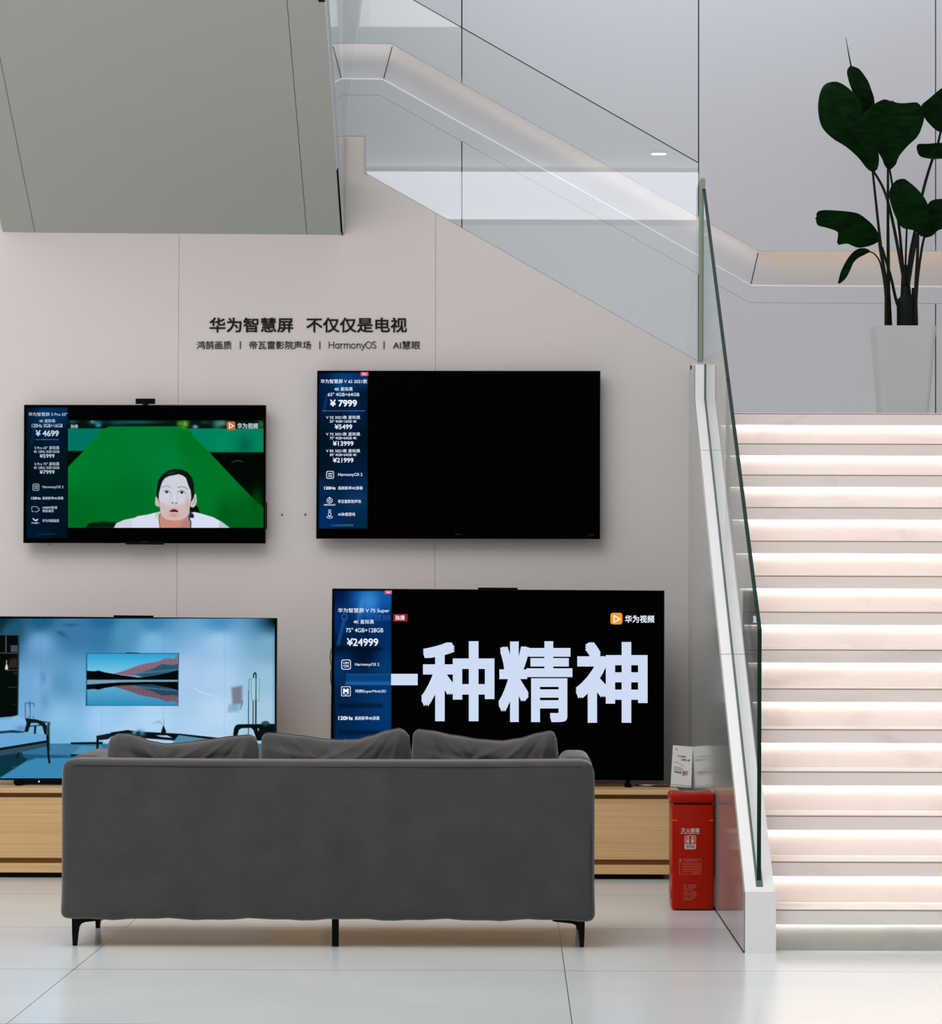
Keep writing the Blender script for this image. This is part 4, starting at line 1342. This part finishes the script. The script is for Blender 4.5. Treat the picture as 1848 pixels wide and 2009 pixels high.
for z0_, z1_ in ((.05, .09), (.16, .19)):
    mb.box(bx0 - .0035, bx0 + .004, YE + .02, YE + .20, z0_, z1_, .0015, 1)
mb.build('side_rib', M['red_paint'], bx)
l = Letters(YE - .0012)
l.text('灭火器箱', 1336, 1624.6, 1372.4, 1633.6, .01)
l.text('FIRE EXTINGUISHER BOX', 1336, 1634.4, 1372.2, 1636.2, .03)
l.begin('extinguisher_pictogram')
l.rrect(1343, 1639.3, 1365.2, 1666.2, 2.5, .9)
l.rect(1343.6, 1657, 1364.6, 1665.4)
for cx_ in (1349.2, 1358.6):
    l.rrect(cx_ - 3.2, 1643.5, cx_ + 3.2, 1655.8, 2.4, .9); l.rect(cx_ - 1.2, 1646.5, cx_ + 1.2, 1653); l.line([(cx_ - 2.5, 1643), (cx_, 1641.8), (cx_ + 3, 1643.2)], .9)
l.build('white_lettering', M['white_print'], bx)
l = Letters(YE - .0018); l.text('推荐型', 1345.5, 1658, 1362.8, 1662.6, .01); l.text('FIRE EXT', 1346, 1663, 1362.4, 1664.6, .01); l.build('sign_lettering', M['paper_gray'], bx)
l = Letters(YE - .0012)
l.begin('inspection_table')
l.rrect(1332.3, 1685, 1375.8, 1715.6, 1.5, .55)
l.text('F', 1334, 1686.6, 1337.6, 1691.4, .03)
l.text('灭火器箱日常检查记录卡', 1341, 1687, 1370.4, 1690, .02)
for y in (1692.5, 1695.5, 1700, 1705, 1710.4):
    l.rect(1333.4, y, 1373, y + .4)
for i in range(12):
    x = 1340.6 + i * 2.9
    l.rect(x, 1692.5, x + .4, 1710.4)
l.text('检查人', 1359, 1711.4, 1373, 1714, .01)
l.end()
rows = ['注意：本箱内放置灭火', '器材，非火警时请勿动', '用并保持完好状态', '', '使用方法：先提起箱盖', '取出灭火器拔去保险销', '对准火源，按下压把喷', '射火焰，直到熄灭。', '请定期检查压力']
yy = 1735.6
for rr, wd in zip(rows, (25.5, 25, 20, 0, 25, 25.5, 25.5, 25, 18.5)):
    if rr:
        l.text(rr, 1341, yy, 1341 + wd, yy + 2.6, .01)
        yy += 3.8
    else:
        yy += 1.3
l.build('notice_lettering', M['soft_print'], bx)

# ------------------------------------------------------------------ sofa
YS = 13.74
sofa = thing('sofa', 'dark grey fabric three seat sofa seen from behind', 'sofa', (P(643, 1860, YS).x, YS + .45, 0))
sx0, sx1 = P(119.5, 1650, YS).x, P(1166.5, 1650, YS).x
zb, ztp = .108, P(643, 1492, YS).z
fab = M['sofa_fabric']


def soft_box(x0, x1, y0, y1, z0, z1, r, seg=5, bulge=0.0, wob=0.0, sub=3):
    t = bmesh.new()
    bmesh.ops.create_cube(t, size=1)
    for v in t.verts:
        v.co = Vector(((x0 + x1) / 2 + v.co.x * (x1 - x0), (y0 + y1) / 2 + v.co.y * (y1 - y0), (z0 + z1) / 2 + v.co.z * (z1 - z0)))
    bmesh.ops.bevel(t, geom=t.edges[:], offset=r, segments=seg, affect='EDGES', profile=0.5)
    bmesh.ops.triangulate(t, faces=[f for f in t.faces if len(f.verts) > 4])
    return t


def cut_grid(t, x0, x1, nx, z0, z1, nz, y0, y1, ny):
    for i in range(1, nx):
        g_ = t.verts[:] + t.edges[:] + t.faces[:]
        bmesh.ops.bisect_plane(t, geom=g_, plane_co=(x0 + (x1 - x0) * i / nx, 0, 0), plane_no=(1, 0, 0))
    for i in range(1, nz):
        g_ = t.verts[:] + t.edges[:] + t.faces[:]
        bmesh.ops.bisect_plane(t, geom=g_, plane_co=(0, 0, z0 + (z1 - z0) * i / nz), plane_no=(0, 0, 1))
    for i in range(1, ny):
        g_ = t.verts[:] + t.edges[:] + t.faces[:]
        bmesh.ops.bisect_plane(t, geom=g_, plane_co=(0, y0 + (y1 - y0) * i / ny, 0), plane_no=(0, 1, 0))


# back rest: a rounded slab, fuller near its foot
t = bmesh.new()
bmesh.ops.create_cube(t, size=1)
for v in t.verts:
    v.co = Vector(((sx0 + sx1) / 2 + v.co.x * (sx1 - sx0), YS + .11 + v.co.y * .22, (zb + ztp) / 2 + v.co.z * (ztp - zb)))
bmesh.ops.bevel(t, geom=t.edges[:], offset=.028, segments=5, affect='EDGES', profile=0.5)
# rounder upper corners, seen from behind
cut_grid(t, sx0, sx1, 40, zb, ztp, 14, 0, 1, 1)
for v in t.verts:
    x, y, z = v.co
    for sgn, xe_ in ((-1, sx0), (1, sx1)):
        dxe = (x - xe_) * -sgn
        R_ = .055
        if dxe < R_ and z > ztp - R_:
            a, b_ = R_ - dxe, z - (ztp - R_)
            d = math.hypot(a, b_)
            if d > R_:
                f = R_ / d
                x = xe_ - sgn * (R_ - a * f); z = ztp - R_ + b_ * f
        if z < zb + .12:
            x += sgn * .004 * (1 - (z - zb) / .12) * (1 if dxe < .02 else 0)
    u = (x - sx0) / (sx1 - sx0)
    if z > ztp - .03:
        z += .006 * (abs(2 * u - 1) ** 3) - .002
    if y < YS + .05:
        y -= .014 * math.sin(math.pi * min(max((z - zb) / (ztp - zb), 0), 1)) * math.sin(math.pi * min(max(u, 0), 1)) ** .4
        y += .0016 * math.sin(x * 9 + z * 5) * math.sin(z * 11 + x * 3)
    if z < zb + .02:
        z += .003 * math.sin(x * 17) + .002 * math.sin(x * 41)
    v.co = (x, y, z)
mb = MB(); mb.merge(t); br = mb.build('backrest', fab, sofa, True)
mb = MB()
zz = ztp - .022
mb.tube([(sx0 + .015, YS + .005, zz - .01), (sx0 + .06, YS + .0, zz)] + [(sx0 + (sx1 - sx0) * k / 12, YS - .001, zz - .004 * math.sin(math.pi * k / 12)) for k in range(1, 12)] + [(sx1 - .06, YS, zz), (sx1 - .015, YS + .005, zz - .01)], .0022, 6)
mb.build('piping', M['sofa_piping'], br, True)
mb = MB()
mb.tube([(sx1 - .016, YS + .003, zb + .02), (sx1 - .014, YS + .002, (zb + ztp) / 2), (sx1 - .018, YS + .003, ztp - .07), (sx1 - .05, YS + .003, zz)], .002, 6)
mb.build('piping', M['sofa_piping'], br, True)
for (a, b_) in ((sx0 + .004, sx0 + .132), (sx1 - .132, sx1 - .004)):
    t = soft_box(a, b_, YS + .221, YS + .90, zb + .004, ztp + .010, .042)
    mb = MB(); mb.merge(t); mb.build('armrest', fab, sofa, True)
mb = MB(); mb.merge(soft_box(sx0 + .133, sx1 - .133, YS + .222, YS + .87, zb + .004, .30, .03)); mb.build('seat_base', fab, sofa, True)
w3 = (sx1 - sx0 - .27) / 3
for k in range(3):
    mb = MB(); mb.merge(soft_box(sx0 + .135 + k * w3 + .003, sx0 + .135 + (k + 1) * w3 - .003, YS + .24, YS + .90, .30, .45, .05)); mb.build('seat_cushion', fab, sofa, True)


def leg(pts, y0, d):
    mb = MB()
    mb.prism([Vector((x, y0, z)) for x, z in pts], (0, d, 0))
    mb.build('leg', M['leg_black'], sofa)


def legprof(side):
    # curved bracket: plate under the frame running inwards, tapering to a small foot
    q = [(141.5, 1795), (141.5, 1802), (142, 1830), (143, 1858.5), (151, 1859), (153.5, 1830), (155.5, 1818), (160, 1811.5), (168, 1808.5), (180, 1807.5), (200, 1805.5), (206, 1803), (206, 1795)]
    out = []
    for x, y in q:
        p = P(x, y, YS + .07)
        z = max(p.z, 0.0)
        out.append((p.x, z))
    zmin = min(z for _, z in out)
    out = [(x, (z - zmin) * (.112) / (.112 - zmin) if z < .112 else z) for x, z in out]
    if side > 0:
        mid = (sx0 + sx1) / 2
        out = [(2 * mid - x, z) for x, z in out]
    return out


leg(legprof(-1), YS + .06, .028)
leg(legprof(1), YS + .06, .028)
for side in (-1, 1):
    q = [(x + side * -.092 * 0, z) for x, z in legprof(side)]
    leg([(x - side * .0, z) for x, z in q], YS + .82, .028)
mid = P(656, 1850, YS).x
mb = MB(); mb.prism([(mid - .0125, YS + .06, 0), (mid + .0125, YS + .06, 0), (mid + .0135, YS + .06, .115), (mid - .0135, YS + .06, .115)], (0, .025, 0)); mb.build('leg', M['leg_black'], sofa)

# back cushions: their own things, resting on the seat
def cushion(label, top, seed):
    Yc = YS + .225
    xs_ = [x for x, _ in top]
    x0, x1 = P(xs_[0], 1460, Yc).x, P(xs_[-1], 1460, Yc).x
    zl = .453
    NU, NV = 90, 50
    ph = [random.uniform(0, 6) for _ in range(6)]
    folds = [(.06, .22, .014, .016), (.10, .5, .016, -.012), (.16, .9, .02, .012), (.94, -.18, .014, .016), (.90, -.5, .016, -.013), (.83, -.9, .02, .014), (.72, -1.3, .025, .010),
             (.3 + .1 * (seed % 2), .6, .03, .008), (.55, -.7, .03, -.008)]

    def topz(u):
        px = xs_[0] + (xs_[-1] - xs_[0]) * u
        for (xa, ya), (xb, yb_) in zip(top, top[1:]):
            if xa <= px <= xb:
                f = (px - xa) / (xb - xa)
                f = f * f * (3 - 2 * f) * .5 + f * .5
                return P(px, ya + (yb_ - ya) * f, Yc).z
        return P(px, top[-1][1], Yc).z

    def side(s_):
        rows = []
        for j in range(NV + 1):
            v = j / NV
            row = []
            for i in range(NU + 1):
                u = i / NU
                pu = 1 - abs(2 * u - 1) ** 5
                pv = 1 - abs(2 * v - 1) ** 3.2
                th = .078 * (max(pu, 0) ** .5) * (max(pv, 0) ** .6)
                x = x0 + (x1 - x0) * u
                z = zl + (topz(u) - zl) * v
                wr = .011 * math.sin(6 * u + 9 * v + ph[0]) * math.sin(11 * u - 5 * v + ph[1]) + .006 * math.sin(23 * u + 13 * v + ph[2]) * math.sin(17 * v - 9 * u + ph[3])
                wr += .012 * math.exp(-((v - .78 - .25 * (u - .5) ** 2) / .035) ** 2) * math.sin(3.2 * u + ph[4])
                wr += .014 * math.exp(-((u - v * .12 - .80) / .025) ** 2) * v * (seed % 3 != 1) + .011 * math.exp(-((u + v * .15 - .28) / .03) ** 2) * v
                for (fu, fk, fw, fa) in folds:
                    wr += fa * math.exp(-((u - fu - fk * (1 - v)) / fw) ** 2) * math.exp(-((1 - v) / .45) ** 2)
                lean = .05 * (v - .5)
                y = Yc + .105 + lean * .6 + s_ * (th + wr * pu * pv)
                row.append((x, y, z))
            rows.append(row)
        return rows
    mb = MB()
    mb.grid(side(-1)); mb.grid(side(1))
    bmesh.ops.remove_doubles(mb.bm, verts=mb.bm.verts[:], dist=.0004)
    o = thing('back_cushion', label, 'cushion', ((x0 + x1) / 2, Yc + .1, zl), 'loose back cushions of the sofa')
    mb.build('cover', fab, o, True)
    # welt along the upper edge
    mb = MB()
    mb.tube([(x0 + (x1 - x0) * k / 40, Yc + .105 + .05 * .5 * .6 - .001, topz(k / 40) + .0005) for k in range(1, 40)], .0022, 6)
    mb.build('welt', fab, o, True)


cushion('grey back cushion on the sofa in front of the living room television', [(202, 1478), (205, 1460), (212, 1449), (224, 1442), (245, 1442), (265, 1447), (290, 1457), (320, 1462), (350, 1460), (400, 1454), (450, 1447), (485, 1444), (496, 1448), (503, 1462), (505, 1478)], 0)
cushion('grey back cushion in the middle of the sofa, overlapping the blue price panel', [(506, 1478), (507, 1456), (511, 1444), (520, 1440), (545, 1441), (590, 1446), (630, 1452), (665, 1454), (700, 1453), (725, 1446), (755, 1436), (782, 1431), (792, 1435), (801, 1445), (804, 1460), (804.5, 1478)], 1)
cushion('grey back cushion on the sofa in front of the large white characters', [(805.5, 1478), (806, 1452), (810, 1438), (818, 1433), (845, 1436), (890, 1445), (940, 1453), (985, 1456), (1020, 1451), (1055, 1441), (1080, 1436), (1087, 1438), (1093, 1452), (1096, 1478)], 2)

# ------------------------------------------------------------------ potted plant on the landing
YP = 18.75
ZL = 14 * RISE
kp = YP / F
pot = thing('potted_plant', 'tall dark green plant with paddle leaves in a white square pot on the landing', 'plant', (P(1771, 700, YP).x, YP, ZL))
pcx = P(1771, 700, YP).x
zr = P(1771, 643, YP).z
h1, h0 = (1830 - 1711) / 2 * kp, (1818 - 1726) / 2 * kp * .98


def sq(h, z, r, n=5):
    out = []
    for cx_, cy_, a in ((h - r, h - r, 0), (-h + r, h - r, 90), (-h + r, -h + r, 180), (h - r, -h + r, 270)):
        for k in range(n):
            tt_ = math.radians(a + 90 * k / (n - 1))
            out.append((pcx + cx_ + r * math.cos(tt_), YP + cy_ + r * math.sin(tt_), z))
    return out


mb = MB()
rings = [sq(h0 * .97, ZL + .001, .02), sq(h0, ZL + .008, .022), sq(h1, zr - .012, .03), sq(h1, zr - .002, .03), sq(h1 - .006, zr, .026), sq(h1 - .016, zr - .003, .02), sq(h1 - .022, zr - .06, .02)]
vs = mb.grid(rings, close_u=True)
mb.bm.faces.new(list(reversed(vs[0])))
mb.build('pot', M['pot_glaze'], pot, False)
mb = MB(); mb.prism(sq(h1 - .02, zr - .05, .02), (0, 0, .004)); mb.build('soil', M['soil'], pot)


def PD(x, y, d=0.0):
    return P(x, y, YP + d)


def spl(pts, n=6):
    q = [Vector(p) for p in pts]
    out = []
    for i in range(len(q) - 1):
        p0, p1, p2, p3 = q[max(i - 1, 0)], q[i], q[i + 1], q[min(i + 2, len(q) - 1)]
        for k in range(n):
            u = k / n
            out.append(.5 * ((2 * p1) + (p2 - p0) * u + (2 * p0 - 5 * p1 + 4 * p2 - p3) * u * u + (3 * p1 - p0 - 3 * p2 + p3) * u ** 3))
    return out + [q[-1]]


def stem(pts, r0, r1):
    """pixel path with depth offsets -> tapering stalk"""
    q = spl([PD(x, y, d) for x, y, d in pts])
    n = len(q)
    mb = MB(); mb.tube(q, [r0 + (r1 - r0) * i / (n - 1) for i in range(n)], 9)
    mb.build('stalk', M['stem_green'], pot, True)


zr_px = 648
for a in (([(1739, zr_px + 12, -.03), (1738, 560, -.03), (1730, 500, -.04), (1722, 430, -.06), (1712, 336, -.10)], .010, .006),
          ([(1743, zr_px + 12, 0), (1743, 560, 0), (1742, 440, -.01), (1742, 328, -.06)], .012, .006),
          ([(1741, zr_px + 12, .03), (1744, 590, .04), (1728, 500, .05), (1724, 468, .05)], .007, .006),
          ([(1738, zr_px + 12, .05), (1737, 580, .06), (1728, 520, .05), (1716, 499, .04), (1703, 493, .02)], .006, .003),
          ([(1770, 625, .02), (1757, 585, .02), (1748, 545, .02), (1730, 485, .03)], .009, .007),
          ([(1775, 560, -.02), (1766, 510, -.02), (1748, 420, -.02), (1733, 370, .02), (1713, 335, .0)], .010, .006),
          ([(1774, 555, .02), (1769, 500, .03), (1763, 440, .03), (1750, 360, .02), (1745, 330, .0)], .009, .005),
          ([(1776, 555, .0), (1777, 500, .01), (1779, 446, .0)], .006, .005),
          ([(1781, 560, .03), (1786, 500, .05), (1798, 440, .05), (1812, 370, .06), (1830, 310, .05), (1838, 290, .04), (1846, 255, .02)], .010, .006),
          ([(1782, 560, -.03), (1790, 510, -.04), (1800, 460, -.05), (1806, 448, -.05)], .009, .007),
          ([(1795, 640, -.03), (1797, 560, -.04), (1800, 500, -.05), (1801, 460, -.05)], .011, .007),
          ([(1796, 620, .03), (1800, 550, .03), (1808, 490, .02), (1814, 462, .0)], .008, .006)):
    stem(*a)
mb = MB()
q = spl([PD(x, y, 0) for x, y in ((1778, zr_px + 14), (1778, 600), (1777, 575), (1776, 545), (1775, 520))], 5)
rr = np.interp(np.linspace(0, 1, len(q)), [0, .35, .42, .75, 1], [.051, .052, .030, .022, .014])
mb.tube(q, list(rr), 14)
mb.build('trunk', M['trunk_green'], pot, True)
mb = MB(); q = spl([PD(1743, zr_px + 14, .01), PD(1742, 610, .01), PD(1741, 570, .01)], 5); mb.tube(q, list(np.linspace(.023, .015, len(q))), 12); mb.build('trunk', M['trunk_green'], pot, True)
mb = MB(); q = spl([PD(1794, zr_px + 12, .0), PD(1794, 600, .0), PD(1793, 565, .0)], 4); mb.tube(q, list(np.linspace(.022, .012, len(q))), 10); mb.build('stalk', M['stem_green'], pot, True)


def resample(pts, n):
    p = np.array(pts, float)
    # smooth outline first
    out = []
    for i in range(len(p) - 1):
        p0, p1, p2, p3 = p[max(i - 1, 0)], p[i], p[i + 1], p[min(i + 2, len(p) - 1)]
        for k in range(6):
            u = k / 6
            out.append(.5 * ((2 * p1) + (p2 - p0) * u + (2 * p0 - 5 * p1 + 4 * p2 - p3) * u * u + (3 * p1 - p0 - 3 * p2 + p3) * u ** 3))
    out.append(p[-1])
    p = np.array(out)
    d = np.concatenate([[0], np.cumsum(np.hypot(*np.diff(p, axis=0).T))])
    t_ = np.linspace(0, d[-1], n)
    return np.stack([np.interp(t_, d, p[:, 0]), np.interp(t_, d, p[:, 1])], 1)


def leaf(left, right, d_base, d_tip, fold=.05, arch=.04, ruffle=.004):
    """blade between two edges, base first; folded along the midrib and arched in depth"""
    n, mW = 26, 6
    Lp, Rp = resample(left, n), resample(right, n)
    Mp = (Lp + Rp) / 2
    rows = []
    for i in range(n):
        s_ = i / (n - 1)
        wid = np.hypot(*(Rp[i] - Lp[i])) * kp
        d0 = d_base + (d_tip - d_base) * s_ - arch * math.sin(math.pi * s_)
        row = []
        for j in range(-mW, mW + 1):
            f = abs(j) / mW
            q = Mp[i] + ((Rp[i] if j > 0 else Lp[i]) - Mp[i]) * f
            d = d0 - fold * wid / .25 * (f ** 1.3) + ruffle * math.sin(9 * s_ * 3 + j) * f
            row.append(PD(q[0], q[1], d))
        rows.append(row)
    mb = MB()
    mb.grid(rows)
    bmesh.ops.remove_doubles(mb.bm, verts=mb.bm.verts[:], dist=.0003)
    bmesh.ops.recalc_face_normals(mb.bm, faces=mb.bm.faces[:])
    g_ = bmesh.ops.solidify(mb.bm, geom=mb.bm.faces[:], thickness=.0015)
    lf = mb.build('leaf', M['leaf_green'], pot, True)
    mb = MB()
    q = [Vector(rows[i][mW]) + Vector((0, -.002, 0)) for i in range(0, n - 1)]
    mb.tube(q, list(np.linspace(.004, .0012, len(q))), 6)
    mb.build('midrib', M['stem_green'], lf, True)


# base -> tip, left edge then right edge
leaf([(1712, 338), (1700, 330), (1684, 309), (1660, 288), (1632, 270), (1612, 248), (1605, 215), (1608, 185), (1616, 167), (1622, 163)],
     [(1714, 338), (1722, 330), (1724, 306), (1716, 275), (1704, 245), (1692, 212), (1680, 188), (1662, 171), (1642, 160), (1625, 162)], -.08, .02, .06, .05)
leaf([(1702, 232), (1690, 218), (1680, 200), (1672, 178), (1664, 155), (1662, 138), (1668, 129)],
     [(1704, 232), (1712, 218), (1716, 204), (1712, 184), (1702, 158), (1686, 136), (1670, 129)], .03, .06, .05, .03)
leaf([(1742, 333), (1735, 324), (1730, 311), (1714, 286), (1696, 266), (1686, 254), (1687, 240), (1696, 222), (1712, 206), (1732, 195.5), (1740, 199)],
     [(1746, 333), (1758, 322), (1763, 308), (1780, 287), (1800, 268), (1810, 245), (1813, 225), (1802, 202), (1782, 202), (1764, 203), (1750, 199)], -.05, -.14, .04, .05)
leaf([(1845, 259), (1836, 255), (1822, 242), (1812, 228), (1807, 208), (1822, 194), (1848, 172), (1866, 162)],
     [(1847, 259), (1862, 250), (1876, 235), (1886, 215), (1890, 195), (1886, 178), (1878, 166), (1870, 161)], .02, -.02, .05, .04)
leaf([(1832, 312), (1818, 310), (1803, 305), (1799, 284), (1820, 282), (1850, 280), (1880, 282)],
     [(1834, 312), (1846, 311), (1858, 311), (1870, 308), (1880, 302), (1888, 294), (1888, 286)], .04, -.05, .03, .03)
leaf([(1806, 463), (1794, 452), (1772, 448), (1762, 436), (1752, 414), (1744, 384), (1748, 366), (1758, 354), (1770, 351)],
     [(1808, 464), (1816, 452), (1820, 440), (1822, 424), (1822, 408), (1816, 392), (1806, 378), (1790, 362), (1774, 351)], -.06, -.12, .05, .06)
leaf([(1812, 465), (1800, 452), (1806, 430), (1816, 410), (1826, 394), (1850, 390), (1880, 394), (1898, 400)],
     [(1816, 466), (1830, 462), (1840, 452), (1856, 448), (1876, 446), (1892, 436), (1902, 420), (1902, 406)], -.03, -.05, .03, .02)
leaf([(1724, 474), (1712, 480), (1700, 484), (1682, 486), (1662, 478), (1643, 480), (1644, 462), (1642, 454), (1622, 447), (1604, 442), (1601, 430), (1606, 426)],
     [(1726, 470), (1721, 454), (1712, 441), (1700, 430), (1684, 419), (1664, 415), (1640, 413), (1618, 412), (1606, 414), (1602, 418), (1604, 421), (1606, 424)], .05, -.06, .04, .03)
leaf([(1706, 491), (1696, 487), (1684, 488), (1672, 496), (1660, 512), (1650, 532), (1645, 550), (1644, 556)],
     [(1706, 494), (1696, 500), (1684, 506), (1674, 516), (1668, 530), (1660, 545), (1652, 553), (1646, 556)], .02, -.02, .03, .03)
mb = MB(); q = spl([PD(1674, 150, .06), PD(1668, 122, .06), PD(1663, 95, .06), PD(1659.5, 73, .06)], 5); mb.tube(q, list(np.linspace(.005, .001, len(q))), 8)
plabel(mb.build('new_leaf', M['stem_green'], pot, True), 'thin rolled new leaf')

# ------------------------------------------------------------------ sprinkler under the sloping ceiling
p = P(631, 2, 16.35)
sp_ = thing('ceiling_sprinkler', 'small dark sprinkler under the sloping grey ceiling', 'sprinkler', p)
mb = MB(); mb.tube([p + Vector((0, 0, .002)), p + Vector((0, 0, .05))], .008, 10); mb.build('pipe', M['joint_dark'], sp_)
mb = MB(); mb.tube([p + Vector((0, 0, -.003)), p + Vector((0, 0, .003))], .016, 14); mb.build('deflector', M['joint_dark'], sp_)
